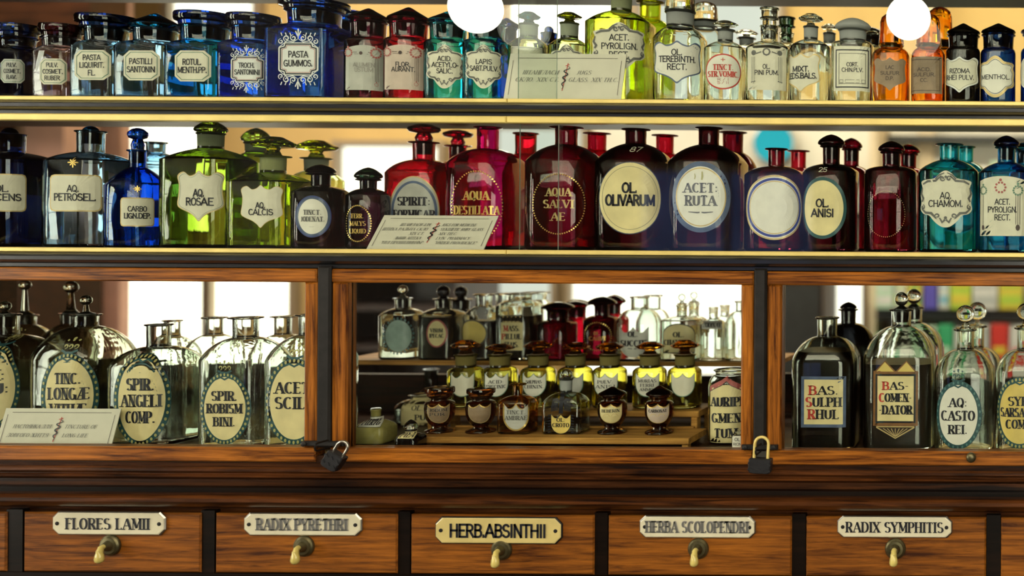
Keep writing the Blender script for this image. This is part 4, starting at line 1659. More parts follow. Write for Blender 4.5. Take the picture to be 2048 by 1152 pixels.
bottle('clear bottle with OL. PINI PUM. label and tall corked neck', 'top', 1539, 16, 86, 100, 84, 17, 52, 'clear', 'cork', 19, sh=.5, cr=.75, group=G1, lidcol='smoke',
       L=LB('arch', (1534, 134), (38, 46), 'paper', None, texts=(('OL.', .02, .19, .36, 'n'), ('PINI PUM.', -.24, .19, 1.15, 'n')), extra=pini))
bottle('small corked bottle in the back row, right of the OL. PINI PUM. neck', 'top', 1573, 35, 56, 100, 88, 14, 66, 'smoke', 'cork', 18, ax=BK, group=G1, lidcol='darkgreen')
bottle('clear bottle with half-lit MIXT. LEDS. BALS. shield label', 'top', 1622, 28, 79, 96, 80, 14, 53, 'clear', 'mush', 25, sh=.4, cr=.8, group=G1,
       L=LB('shield', (1606, 145), (35, 40), 'paper', 'gold_pale', .92, texts=(('MIXT.', .18, .26, .9, 'n', dict(weight=1.2)), ('LEDS.BALS.', -.16, .26, 1.62, 'n', dict(weight=1.2)))))
bottle('small clear bottle in the back row, right of the MIXT. LEDS. BALS. stopper', 'top', 1659, 48, 52, 104, 88, 12, 66, 'clear', 'mush', 17, ax=BK, group=G1)


def cort(l):
    l.ring('rect', 'ink', 2, .80, .86)
    l.ring('rect', 'ink', 2, .66, .68)
    for a0, a1 in ((-.62, -.46), (-.34, .34), (.46, .62)):
        l.line([(a0, -.50), (a1, -.50), (a1, -.64), (a0, -.64), (a0, -.50)], .02, 'ink_grey')


jar('clear jar with black-framed CORT. CHIN. PLV. label and pale domed lid', 'top', 1706, 36, 80, 92, 84, 27, 60, 'clear', 'dome', 36, sh=.85, cr=.7, group=G1, frost=True,
    L=LB('rect', (1704, 137), (36, 45), 'paper', None, texts=(('CORT.', .18, .17, .58, 'n'), ('CHIN.PLV.', -.06, .17, 1.06, 'n')), extra=cort))
jar('clear jar with domed lid in the back row, right of CORT. CHIN. PLV.', 'top', 1742, 54, 60, 104, 94, 22, 72, 'smoke', 'dome', 26, ax=BK, group=G1)
jar('amber glass jar with faded shield label and tall hood, left of the lamp reflection', 'top', 1783, 27, 72, 112, 98, 23, 90, 'amber', 'tall', 25, sh=.7, cr=.7, group=G1,
    L=LB('shield', (1780, 148), (31, 33), 'paper_dim', None, texts=(('LAC', .40, .20, .5, 'n', dict(mat='ink_brown')), ('SULFUR', .06, .20, 1.1, 'n', dict(mat='ink_brown')), ('D.P.', -.26, .20, .5, 'n', dict(mat='ink_brown')))))
jar('amber glass jar with framed ACID. SULFUR. CC. label and tall hood', 'top', 1858, 28, 66, 112, 98, 24, 90, 'amber', 'tall', 25, sh=.7, cr=.7, group=G1,
    L=LB('rect', (1853, 150), (31, 37), 'paper_dim', None, lines=((.82, .85, 'ink_brown'),), texts=(('ACID.', .30, .18, .7, 'n', dict(mat='ink_brown')), ('SULFUR.', .02, .18, 1.2, 'n', dict(mat='ink_brown')), ('CC.', -.28, .18, .4, 'n', dict(mat='ink_brown')))))
jar('amber glass jar with tall hood in the back row, right of the lamp reflection', 'top', 1880, 14, 62, 110, 98, 24, 84, 'amber', 'tall', 27, ax=BK, group=G1)
jar('black glass jar with RIZOMA RHEI PULV. shield label and conical lid', 'top', 1927, 47, 68, 106, 98, 30, 72, 'black', 'cone', 34, sh=.85, cr=.75, group=G1,
    L=LB('shield', (1923, 149), (33, 36), 'paper', 'white_paint', .94, lines=((.86, .88, 'ink_grey'),), texts=(('RIZOMA', .20, .25, 1.0, 'n'), ('RHEI PULV.', -.16, .25, 1.42, 'n'))))
jar('dark blue glass jar with gold-edged MENTHOL. label and conical lid', 'top', 1997, 47, 70, 110, 100, 31, 70, 'cobalt', 'cone', 35, sh=.85, cr=.75, group=G1, lidcol='black',
    L=LB('cart', (1994, 153), (34, 42), 'paper_white', 'gold_pale', .86, lines=((.80, .83, 'navy_line'),), texts=(('MENTHOL.', -.02, .20, 1.4, 'n', dict(weight=1.0)),)))
jar('bright blue glass jar cut off at the right edge of the top shelf', 'top', 2079, 47, 74, 108, 98, 31, 70, 'blue', 'cone', 38, sh=.85, cr=.75, group=G1,
    L=LB('oval', (2074, 145), (34, 36), 'paper_white', None, texts=(('JOD', 0, .3, .8, 'n'),)))

# ================================================================== MIDDLE SHELF
bottle('dark blue bottle cut off by the left edge of the middle shelf', 'mid', 20, 255, 136, 322, 305, 24, 268, 'darkblue', 'ball', 14, lip=26, sh=.5, cr=.6, group=G2,
       L=LB('round', (8, 385), (45, 38), 'paper', 'gold_pale', .94, texts=(('OL.', .22, .34, .55, 'n'), ('RECENS', -.24, .34, 1.5, 'n', dict(weight=1.1)))))


def starred(b):
    return lambda l: l.star(b, 'gold')


bottle('pale blue glass bottle with gold star over the AQ. PETROSEL. label', 'mid', 182, 252, 122, 324, 305, 22, 262, 'paleblue', 'ball', 15, lip=26, sh=.5, cr=.6, group=G2, lidcol='tealblue',
       L=LB('round', (152, 386), (52, 37), 'paper', 'gold_pale', .95, texts=(('AQ.', .24, .34, .5, 'n'), ('PETROSEL.', -.22, .36, 1.62, 'n', dict(weight=1.1))), extra=starred(1.65)))
bottle('bright blue glass bottle with gold star over the small CARBO LIGN. DEP. label', 'mid', 276, 256, 92, 372, 335, 14, 300, 'blue', 'knob', 17, lip=18, sh=.35, cr=.7, group=G2,
       L=LB('round', (281, 424), (37, 29), 'paper', 'gold_pale', .93, texts=(('CARBO', .22, .34, 1.0, 'n'), ('LIGN.DEP.', -.26, .34, 1.45, 'n', dict(weight=1.2))), extra=starred(1.6)))
bottle('wide pale blue bottle in the back row, right of the CARBO LIGN. DEP. bottle', 'mid', 312, 268, 96, 328, 306, 16, 284, 'paleblue', None, lip=20, sh=.4, ax=BK, group=G2)
bottle('green glass bottle with AQ. ROSAE shield label', 'mid', 422, 241, 132, 322, 298, 22, 266, 'green', 'dome', 28, lip=25, sh=.4, cr=.5, group=G2,
       L=LB('shield', (402, 392), (47, 51), 'paper', 'gold_pale', .95, lines=((.90, .915, 'green_line'),), texts=(('AQ.', .12, .27, .5, 'n', dict(weight=1.1)), ('ROSAE', -.22, .28, 1.18, 'n', dict(weight=1.1)))))
bottle('green glass bottle in the back row, right of the AQ. ROSAE bottle', 'mid', 513, 256, 86, 330, 306, 19, 285, 'green', 'dome', 26, lip=22, sh=.4, ax=BK, group=G2)
bottle('lime green bottle with AQ. CALCIS shield label and broad faceted stopper', 'mid', 547, 274, 124, 366, 346, 22, 312, 'lime', 'mush', 40, lip=32, sh=.4, cr=.5, group=G2,
       L=LB('shield', (524, 413), (42, 43), 'paper', 'gold_pale', .97, texts=(('AQ.', .05, .26, .48, 'n', dict(weight=1.1)), ('CALCIS', -.26, .26, 1.2, 'n', dict(weight=1.1)))))
bottle('pale green bottle with broad faceted stopper in the back row, right of AQ. CALCIS', 'mid', 633, 281, 96, 362, 342, 21, 316, 'palegreen', 'mush', 39, lip=29, sh=.4, ax=BK, group=G2, lidcol='lime')
bottle('small dark garnet bottle with blue-rimmed oval TINCT. JODENAT. label', 'mid', 642, 329, 90, 385, 372, 17, 347, 'plum', 'dome', 27, lip=27, sh=.6, cr=.75, group=G2,
       L=LB('oval', (627, 433), (36, 42), 'paper_white', 'slate_blue', .80, lines=((.95, .99, 'royal'),), texts=(('TINCT.', .20, .22, 1.0, 'd', dict(mat='ink_grey')), ('JODENAT.', -.12, .22, 1.3, 'd', dict(mat='ink_grey')), ('-', -.48, .1, .5, 'd', dict(mat='ink_grey')))))
bottle('small dark garnet bottle with gold FERR. MALYS LIQUID lettering in a gold ring', 'mid', 737, 335, 70, 392, 378, 15, 358, 'plum', 'dome', 25, lip=23, sh=.6, cr=.75, yo=.036, group=G2, lidcol='darkgreen',
       L=gold_oval((718, 447), (24, 36), (('FERR.', .42, .24, 1.0, 'd', dict(mat='gold', weight=.85)), ('MALYS', .0, .24, 1.3, 'd', dict(mat='gold', weight=.85)), ('LIQUID', -.42, .24, 1.35, 'd', dict(mat='gold', weight=.85))), n=44, r=.06))
bottle('ruby red bottle with SPIRIT. FORMICAR. oval label and mushroom stopper', 'mid', 848, 248, 116, 348, 320, 20, 284, 'ruby', 'knob', 30, lip=29, sh=.7, cr=.6, yo=.084, group=G2,
       L=LB('oval', (829, 424), (50, 72), 'paper_grey', 'gold_pale', .95, lines=((.80, .90, 'slate_blue'),), texts=(('SPIRIT:', .30, .22, 1.3, 'd', dict(mat='ink', weight=1.1)), ('FORMICAR', -.06, .22, 1.62, 'd', dict(mat='ink', weight=1.1)))))
bottle('ruby bottle with mushroom stopper in the back row, behind SPIRIT. FORMICAR.', 'mid', 916, 260, 84, 345, 322, 16, 291, 'ruby', 'knob', 28, lip=26, sh=.7, ax=.228, group=G2)
bottle('magenta glass bottle with gold AQUA DESTILLATA lettering, behind the card', 'mid', 976, 252, 130, 330, 298, 20, 254, 'magenta', None, lip=27, sh=.65, cr=.62, yo=.070, group=G2,
       L=gold_oval((954, 412), (50, 70), (('AQUA', .30, .24, 1.05, 'd', dict(mat='gold')), ('DESTILLATA', -.12, .24, 1.8, 'd', dict(mat='gold'))), n=64, r=.032))
bottle('ruby bottle neck in the back row, right of the AQUA DESTILLATA neck', 'mid', 1052, 262, 80, 345, 308, 20, 266, 'ruby', None, lip=25, sh=.6, ax=.2165, group=G2)
bottle('garnet glass bottle with gold AQUA SALVIAE lettering in a gold beaded ring', 'mid', 1133, 250, 132, 326, 290, 21, 254, 'garnet', None, lip=32, sh=.55, cr=.62, group=G2,
       L=gold_oval((1118, 408), (51, 60), (('AQUA', .40, .26, 1.0, 'd', dict(mat='gold_pale')), ('SALVI', 0, .26, 1.2, 'd', dict(mat='gold_pale')), ('AE', -.42, .26, .6, 'd', dict(mat='gold_pale'))), n=70, r=.030))
bottle('ruby bottle in the back row, between AQUA SALVIAE and OL. OLIVARUM', 'mid', 1194, 262, 88, 345, 300, 18, 266, 'ruby', None, lip=27, sh=.6, ax=BK, group=G2)


def num(s, b, w):
    return lambda l: l.text(s, b, .16, w, 'n', 'paper', a=-.05)


def oliv(l):
    l.ring('oval', 'ink_grey', 2, .86, .872)
    l.text('87', 1.36, .14, .34, 'n', 'paper', a=.05, weight=.8)


def anisi(l):
    l.text('25', 1.24, .14, .36, 'n', 'paper', a=0, weight=.8)


bottle('dark garnet bottle with big cream oval OL. OLIVARUM label and number 87', 'mid', 1272, 254, 138, 330, 288, 20, 258, 'darkred', None, lip=28, sh=.6, cr=.62, group=G2,
       L=LB('oval', (1260, 396), (62, 73), 'paper_cream', 'navy_line', .97, texts=(('OL.', .28, .25, .48, 'n', dict(weight=1.45)), ('OLIVARUM', -.06, .27, 1.5, 'n', dict(weight=1.35))), extra=oliv))
bottle('ruby bottle in the back row, right of the OL. OLIVARUM neck', 'mid', 1330, 266, 84, 348, 306, 17, 270, 'ruby', None, lip=26, sh=.6, ax=BK, group=G2)


def ruta(l):
    l.ring('oval', 'gold_pale', 2, .80, .84)
    l.line([(-.40, -.42), (-.10, -.44), (-.02, -.43)], .05, 'ink_grey', 4, True)
    l.line([(.42, -.42), (.12, -.44), (.04, -.43)], .05, 'ink_grey', 4, True)
    l.line([(.05, .72), (.06, .58), (.04, .48)], .07, 'olive_dot', 3, True)
    l.line([(-.2, .66), (-.18, .58), (-.2, .5)], .04, 'olive_dot', 3, True)


bottle('dark garnet bottle with stained oval ACET. RUTA label in a grey-blue band', 'mid', 1418, 250, 140, 328, 290, 20, 255, 'darkred', None, lip=27, sh=.6, cr=.62, group=G2,
       L=LB('oval', (1403, 394), (58, 71), 'paper_white', 'slate_blue', .84, texts=(('ACET:', .26, .25, 1.15, 'd', dict(mat='ink_grey')), ('RUTA', -.10, .27, 1.05, 'd', dict(mat='ink_grey'))), extra=ruta))
bottle('ruby bottle in the back row, right of the ACET. RUTA neck', 'mid', 1466, 258, 100, 345, 305, 20, 264, 'garnet', None, lip=28, sh=.6, ax=BK, group=G2)


def blankov(l):
    l.ring('oval', 'gold_pale', 2, .95, 1.0)
    l.ring('oval', 'royal', 2, .84, .92)
    l.ring('oval', 'gold_pale', 2, .79, .82)


bottle('garnet bottle with blank white oval in blue and gold rings', 'mid', 1553, 292, 115, 352, 332, 16, 297, 'garnet', None, lip=23, sh=.7, cr=.7, group=G2,
       L=LB('oval', (1548, 415), (55, 65), 'paper_white', None, extra=blankov))
bottle('small ruby bottle in the back row, right of the blank white oval', 'mid', 1597, 296, 72, 352, 336, 15, 301, 'ruby', None, lip=23, sh=.6, ax=BK, group=G2)
bottle('dark garnet bottle with OL. ANISI oval label and number 25', 'mid', 1663, 269, 106, 345, 328, 17, 292, 'darkred', 'dome', 27, lip=23, sh=.65, cr=.72, group=G2,
       L=LB('oval', (1650, 416), (43, 62), 'paper_cream', 'teal_paint', .86, texts=(('OL.', .16, .24, .55, 'n', dict(weight=1.3)), ('ANISI', -.16, .24, .95, 'n', dict(weight=1.3))), extra=anisi))
bottle('garnet bottle in the back row, right of the OL. ANISI lid', 'mid', 1703, 276, 78, 352, 332, 15, 298, 'garnet', 'dome', 22, lip=20, sh=.6, ax=BK, group=G2)
bottle('ruby bottle with faint gold ring and no readable label', 'mid', 1783, 282, 102, 345, 332, 18, 304, 'garnet', 'dome', 27, lip=23, sh=.75, cr=.72, group=G2,
       L=gold_oval((1773, 428), (36, 46), (), mat='gold_pale', n=60, r=.018))
bottle('ruby bottle in the back row, right of the bottle with the faint gold ring', 'mid', 1817, 288, 80, 352, 336, 16, 308, 'ruby', 'dome', 24, lip=20, sh=.7, ax=BK, group=G2)
bottle('turquoise glass bottle with AQ. CHAMOM. cartouche label', 'mid', 1899, 281, 118, 345, 320, 20, 288, 'teal', None, lip=29, sh=.45, cr=.62, group=G2,
       L=cart_label((1893, 398), (51, 57), (('AQ.', .12, .22, .42, 'n'), ('CHAMOM.', -.16, .22, 1.25, 'n'))))
bottle('turquoise bottle in the back row, right of the AQ. CHAMOM. neck', 'mid', 1932, 286, 88, 350, 324, 15, 293, 'teal', None, lip=20, sh=.5, ax=BK, group=G2)


def acet2(l):
    l.wreath(-.08, .62, .20, 'rose', 10)
    l.wreath(.62, .52, .18, 'green_line')
    l.wreath(-.80, .52, .15, 'green_line')
    for a in (.54, .62, .70, -.8):
        l.line([(a, .36), (a, -.62)], .02, 'ink_brown')
    l.dot(.62, -.72, .09, 'ink_brown', ry=.13)
    l.dot(-.8, -.72, .06, 'ink_brown', ry=.11)


bottle('blue glass bottle with ACET. PYROLIGN. RECT. label, at the right end of the middle shelf', 'mid', 2013, 271, 109, 348, 325, 18, 294, 'tealblue', 'dome', 27, lip=24, sh=.45, cr=.62, group=G2, lidcol='darkblue',
       L=LB('arch', (2007, 412), (46, 60), 'paper', None, texts=(('ACET.', .14, .18, .62, 'n'), ('PYROLIGN.', -.12, .18, 1.18, 'n'), ('RECT.', -.38, .18, .65, 'n')), extra=acet2))
bottle('blue bottle in the back row at the right end of the middle shelf', 'mid', 2048, 284, 80, 352, 330, 16, 302, 'tealblue', 'dome', 22, lip=20, sh=.5, ax=BK, group=G2)

# ================================================================== LEFT CUPBOARD
LBK = .22
bottle('clear bottle cut off by the left edge behind the left door, label ending in U', 'low', 10, 602, 150, 716, 668, 22, 628, 'smoke', 'ball', 10, lip=26, sh=.8, cr=.5, yo=.05, group=G3,
       L=big_oval((-14, 776), (44, 74), (('ACU:', -.02, .24, 1.5, 'd'), ('TIN:', .34, .24, 1.2, 'd'))))
bottle('clear stoppered bottle in the back row behind the far left of the left door', 'low', 50, 560, 88, 690, 650, 18, 630, 'smoke', 'ball', 10, lip=22, sh=.7, cr=.6, ax=LBK + .02, group=G3)
bottle('clear bottle with crowned oval TINC. LONGAE VITHAE label behind the card', 'low', 172, 590, 134, 712, 652, 20, 628, 'smoke', 'ball', 10, lip=26, sh=.8, cr=.5, yo=.05, group=G3,
       L=big_oval((139, 792), (48, 76), (('TINC.', .46, .24, 1.15, 'd', dict(weight=1.0)), ('LONG\u00c6', .06, .26, 1.75, 'd', dict(weight=1.0)), ('VITH\u00c6', -.36, .26, 1.55, 'd', dict(weight=1.0)))))
bottle('clear bottle with ball stopper in the back row, left of TINC. LONGAE VITHAE', 'low', 142, 562, 84, 690, 648, 16, 626, 'smoke', 'ball', 12, lip=20, sh=.7, cr=.6, ax=.238, group=G3)
bottle('clear bottle with tall oval SPIR. ANGELI COMP. label', 'low', 318, 640, 128, 730, 692, 20, 648, 'clear', None, lip=24, sh=.85, cr=.5, yo=.046, group=G3,
       L=big_oval((284, 800), (47, 82), (('SPIR.', .38, .24, 1.25, 'd', dict(weight=1.0)), ('ANGELI', -.02, .25, 1.75, 'd', dict(weight=1.0)), ('COMP.', -.42, .24, 1.3, 'd', dict(weight=1.0))), crown=False))
bottle('clear bottle in the back row, between SPIR. ANGELI and SPIR. ROBISM', 'low', 429, 626, 84, 700, 668, 15, 634, 'clear', None, lip=23, sh=.7, cr=.55, ax=LBK, group=G3)
bottle('clear bottle in the back row, behind SPIR. ANGELI COMP.', 'low', 345, 628, 78, 705, 672, 14, 640, 'clear', None, lip=18, sh=.7, cr=.55, ax=LBK, group=G3)
bottle('clear bottle with crowned oval SPIR. ROBISMBINI label', 'low', 492, 625, 120, 716, 674, 22, 634, 'clear', None, lip=31, sh=.75, cr=.42, yo=.04, group=G3,
       L=big_oval((450, 817), (41, 63), (('SPIR.', .40, .25, 1.3, 'd', dict(weight=1.0)), ('ROBISM', .0, .25, 1.75, 'd', dict(weight=1.0)), ('BINI.', -.42, .24, 1.1, 'd', dict(weight=1.0)))))
bottle('clear bottle with oval ACET. SCILL. label, half hidden by the door stile', 'low', 626, 618, 126, 716, 668, 24, 628, 'clear', None, lip=31, sh=.75, cr=.42, yo=.035, group=G3,
       L=big_oval((590, 803), (50, 76), (('ACET.', .36, .25, 1.6, 'd', dict(weight=1.0)), ('SCILL', -.04, .26, 1.6, 'd', dict(weight=1.0)))))
bottle('clear bottle in the back row, behind ACET. SCILL.', 'low', 566, 622, 90, 705, 668, 15, 632, 'clear', None, lip=23, sh=.7, cr=.55, ax=LBK + .03, group=G3)

# ================================================================== MIDDLE CUPBOARD, inner shelf
MA, MBK = .285, .362


def rope_oval(l):
    l.beads(1.12, 26, .07, 'sea_dot', elong=1.6)


bottle('clear bottle with sea-green oval label, left end of the inner shelf', 'inner', 806, 570, 74, 630, 616, 14, 596, 'smoke', 'ball', 9, lip=18, sh=.6, cr=.7, ax=MA, group=G4,
       L=LB('oval', (797, 672), (26, 32), 'paper_teal', None, extra=rope_oval))
bottle('clear bottle with VINUM IPECAC. oval label in a red ring', 'inner', 887, 571, 74, 630, 616, 14, 597, 'smoke', 'ball', 12, lip=20, sh=.6, cr=.55, ax=MA, group=G4, lidcol='black', fillto=632, fillmat='contents_dark',
       L=LB('oval', (874, 667), (21, 28), 'paper_cream', 'rose', .86, texts=(('VINUM', .22, .26, 1.2, 'd', dict(mat='ink')), ('IPECAC', -.16, .26, 1.4, 'd', dict(mat='ink')))))
bottle('black glass bottle in the back row, right of VINUM IPECAC.', 'inner', 922, 572, 62, 632, 618, 16, 598, 'black', 'ball', 12, lip=22, ax=MBK, group=G4)
bottle('clear bottle with blank cream oval label on the inner shelf', 'inner', 968, 582, 66, 630, 612, 15, 588, 'clear', None, lip=20, sh=.5, cr=.7, ax=MA, group=G4, fillto=640,
       L=LB('oval', (950, 667), (25, 28), 'paper_yellow', 'contents_grey', .90))
bottle('clear bottle in the back row, right of the blank cream oval label', 'inner', 1006, 580, 54, 630, 610, 13, 586, 'clear', None, lip=18, ax=MBK, group=G4)


def mass(l):
    for i in range(5):
        a = -.7 + .35 * i
        l.line([(a, 1.02), (a + .1, 1.22), (a * 1.1, 1.38)], .10, 'contents_brown', 3, True)
        l.dot(a * 1.1, 1.40, .07, 'gold_pale')
    l.line([(-.8, 1.05), (.8, 1.05)], .12, 'gold_pale', 3)


jar('clear jar with crowned MASS. PILLUL. CLUS. label on the inner shelf', 'inner', 1040, 582, 76, 612, 600, 22, 586, 'clear', None, lip=30, sh=.6, cr=.6, ax=MA, group=G4, fillto=630, fillmat='contents_grey',
    L=LB('rect', (1024, 673), (22, 28), 'paper_cream', None, texts=(('MASS.', .58, .36, 1.5, 'd', dict(cap='ink_red')), ('PILLUL', 0, .36, 1.8, 'd', dict(cap='ink_red')), ('CLUS.', -.58, .36, 1.4, 'd')), extra=mass))
jar('clear jar in the back row, right of the crowned label', 'inner', 1072, 577, 56, 612, 600, 20, 584, 'clear', None, lip=27, ax=MBK, group=G4)
jar('dark red jar with wide flat lid on the inner shelf, left of OL. CARVI', 'inner', 1116, 603, 66, 648, 640, 20, 618, 'garnet', 'dome', 32, sh=.8, cr=.7, ax=MA, group=G4)
jar('dark red jar with flat lid in the back row, left of the OL. CARVI lid', 'inner', 1153, 598, 60, 648, 636, 18, 612, 'ruby', 'dome', 29, sh=.8, ax=MBK, group=G4)
bottle('dark red bottle with gold OL. CARVI lettering in a gold ring', 'inner', 1204, 593, 64, 640, 630, 14, 609, 'garnet', 'dome', 28, lip=16, sh=.6, cr=.75, ax=MA, group=G4,
       L=gold_oval((1196, 673), (26, 28), (('OL.', .22, .24, .5, 'd', dict(mat='gold', weight=1.2)), ('CARVI', -.14, .26, 1.2, 'd', dict(mat='gold', weight=1.2))), n=40, r=.05))
bottle('red bottle in the back row, right of the OL. CARVI lid', 'inner', 1229, 589, 52, 638, 628, 12, 607, 'ruby', 'dome', 22, lip=15, ax=MBK, group=G4)


def succ(l):
    l.line([(-.35, -.42), (-.05, -.44)], .06, 'ink', 4, True)
    l.line([(.35, -.42), (.08, -.44)], .06, 'ink', 4, True)


bottle('round clear bottle with OL. SUCCIN. shield label', 'inner', 1279, 589, 82, 650, 618, 16, 593, 'clear', None, lip=19, sh=.95, cr=.8, ax=MA, group=G4,
       L=LB('scallop', (1268, 684), (29, 31), 'paper_white', None, texts=(('OL.', .50, .32, .7, 'd', dict(weight=1.2)), ('SUCCIN', -.08, .36, 1.7, 'd', dict(weight=1.2))), extra=succ))
bottle('round clear bottle in the back row, right of OL. SUCCIN.', 'inner', 1307, 586, 66, 648, 618, 14, 590, 'clear', None, lip=19, sh=.9, ax=MBK, group=G4)


def cham(l):
    l.beads(1.0, 30, .05, 'ink', shape='oval')


bottle('clear bottle with ring stopper and arched OL. CHAMOMIL. label', 'inner', 1364, 587, 74, 640, 632, 10, 610, 'clear', 'ring', 8, lip=12, sh=.6, cr=.65, ax=MA, group=G4,
       L=LB('dome', (1358, 677), (32, 30), 'paper_cream', 'ink', .94, texts=(('OL.', .26, .32, .7, 'd', dict(weight=1.2)), ('CHAMOMIL', -.26, .32, 1.8, 'd', dict(weight=1.1)))))
bottle('clear bottle with ring stopper in the back row, right of OL. CHAMOMIL.', 'inner', 1388, 583, 52, 640, 632, 10, 606, 'clear', 'ring', 8, lip=12, ax=MBK, group=G4)
bottle('small clear vial with white shoulder band lettered ZODIN, right part of the inner shelf', 'inner', 1427, 612, 46, 648, 638, 9, 614, 'clear', None, lip=10, sh=.6, cr=.6, ax=MA, group=G4,
       L=LB('rect', (1424, 650), (20, 8), 'paper_white', None, texts=(('ZODINAV', .0, 1.1, 1.7, 'd'),), extra=lambda l: l.line([(-1, -1.0), (1, -1.0)], .06, 'ink')))
bottle('small clear vial in the back row, right of the banded vial', 'inner', 1450, 608, 40, 646, 632, 9, 610, 'clear', None, lip=11, ax=MBK, group=G4)
bottle('clear bottle half hidden by the right stile of the middle door', 'inner', 1481, 598, 54, 645, 622, 9, 602, 'clear', None, lip=12, sh=.8, cr=.7, ax=MA, group=G4)

# ================================================================== MIDDLE CUPBOARD, rack
YJ = [(932, 679, 925, None, 'left end of the row'), (1000, 687, 993, ('ACID:', 'SUCCINIC'), None), (1077, 681, 1069, ('SULPHAS', 'CHININ.'), None),
      (1151, 684, 1143, 'dim', None), (1220, 684, 1212, ('PULV.', 'ANISI'), None), (1300, 683, 1295, ('MURIAS', 'FERRI', 'AMMO.'), None), (1370, 679, 1366, None, 'right end of the row')]
for nx, yt, lx, tx, where in YJ:
    if tx == 'dim':
        lbl, tt, pp = 'yellow glass jar on the rack behind the OL. CROTO flask', (), 'paper_grey'
    elif tx is None:
        lbl, tt, pp = 'yellow glass jar with blank shield label on the rack, ' + where, (), 'paper'
    elif len(tx) == 2:
        lbl, pp = 'yellow glass jar with shield label reading ' + ' '.join(tx), 'paper_white'
        tt = ((tx[0], .26, .26, 1.25, 'd', dict(mat='ink')), (tx[1], -.14, .26, 1.6, 'd', dict(mat='ink')))
    else:
        lbl, pp = 'yellow glass jar with shield label reading ' + ' '.join(tx), 'paper_white'
        tt = ((tx[0], .34, .24, 1.45, 'd', dict(mat='ink')), (tx[1], -.02, .24, 1.1, 'd', dict(mat='ink')), (tx[2], -.38, .24, 1.2, 'd', dict(mat='ink')))
    jar(lbl, 'tier_b', nx, yt, 62, 742, 733, 19, 708, 'yellow', 'mush', 28, lip=22, sh=.8, cr=.85, ax=.194, group=G5, lidcol='honey',
        L=LB('scallop', (lx, 770), (23.5, 24), pp, 'green_line', .94, texts=tt))

URN = [(0, .98), (.03, 1.0), (.07, .96), (.13, .60), (.17, .48), (.22, .50), (.30, .66), (.45, .84), (.65, .97), (.85, 1.0), (1.0, .96)]
urns = [(880, 774, 'flat', 27, 'dark brown glass urn jar, leftmost on the lower step of the rack', 'paper_dim', ('JODUM', 'PUR.')),
        (962, 776, 'flat', 26, 'dark brown glass urn jar with round flat lid, second on the lower step', 'paper_dim', None),
        (1225, 773, 'cone', 27, 'brown glass urn jar with scalloped BEBERIN label', 'paper_cream', ('BEBERIN',)),
        (1319, 771, 'cone', 26, 'brown glass urn jar with scalloped CARBONAT label, rightmost on the rack', 'paper_pink', ('CARBONAT',))]
for nx, yt, lk, lw, lbl, pp, tx in urns:
    tt = ()
    if tx:
        tt = tuple((t, (.30 if len(tx) == 1 else .36) - .42 * i, .28, 1.5, 'd', dict(mat='ink')) for i, t in enumerate(tx))

    def ex(l, light=(pp != 'paper_dim')):
        l.line([(-.95, .86), (-.7, .66), (-.45, .62), (-.2, .74), (0, .92), (.2, .74), (.45, .62), (.7, .66), (.95, .86)], .07, 'gold', 4)
        if light:
            l.line([(-.6, -.25), (-.45, -.02), (-.2, -.02), (-.05, -.25)], .05, 'gold_pale', 3)
            l.line([(.6, -.25), (.45, -.02), (.2, -.02), (.05, -.25)], .05, 'gold_pale', 3)
    jar(lbl, 'tier_a', nx, yt, 56, 808, 800, 16, 792, 'brown', lk, lw, lip=20, sh=.8, ax=.098, group=G6, body_prof=URN,
        L=LB('scallop', (nx - 3, 828), (22, 20), pp, 'gold_pale', .94, texts=tt, extra=ex))
bottle('amber liquor flask with gold-edged TINCT. AMBRAE shield label', 'tier_a', 1036, 764, 64, 806, 790, 9, 767, 'honey', None, lip=16, sh=.85, cr=.4, ax=.095, dr=.8, group=G6,
       L=LB('scallop', (1032, 834), (26, 28), 'paper_grey', 'gold', .88, texts=(('TINCT.', .34, .26, 1.5, 'd', dict(mat='ink_grey')), ('AMBRAE', -.06, .28, 1.7, 'd', dict(mat='ink_grey')), ('-', -.42, .1, .8, 'd', dict(mat='ink_grey')))))


def croto(l):
    l.hv, k = l.hv, 1
    # black spread eagle above the shield
    ya = 1.55
    l.line([(0, 2.7), (0, 2.3), (0, 1.7), (0, 1.05)], .42, 'ink', 2)
    l.dot(0, 2.78, .17, 'ink', 2)
    for s in (-1, 1):
        l.line([(s * .1, 2.1), (s * .45, 2.45), (s * .85, 2.35)], .26, 'ink', 2, True)
        for q in range(6):
            a0 = .34 + .115 * q
            l.line([(s * (a0 - .06), 2.42 - .02 * q), (s * a0, 2.0 - .05 * q), (s * (a0 + .03), 1.35 - .02 * q)], .11, 'ink', 2, True)
        for q in range(7):
            l.line([(s * 1.0, .9 - .28 * q), (s * 1.28, .84 - .28 * q)], .12, 'ink', 3)
        l.line([(s * .05, 2.75), (s * .3, 2.95), (s * .12, 3.05)], .22, 'ink', 2, True)


bottle('clear flask with ball stopper, black eagle and yellow OL. CROTO shield', 'tier_a', 1133, 738, 78, 806, 784, 11, 756, 'clear', 'ball', 11, lip=15, sh=.9, cr=.35, ax=.098, dr=.7, group=G6,
       L=LB('scallop', (1122, 848), (20, 20), 'paper_yellow', 'ink', .95, texts=(('OL:', .42, .36, .9, 'd', dict(weight=1.0)), ('CROTO', -.10, .38, 1.7, 'd', dict(weight=1.0))), extra=croto))

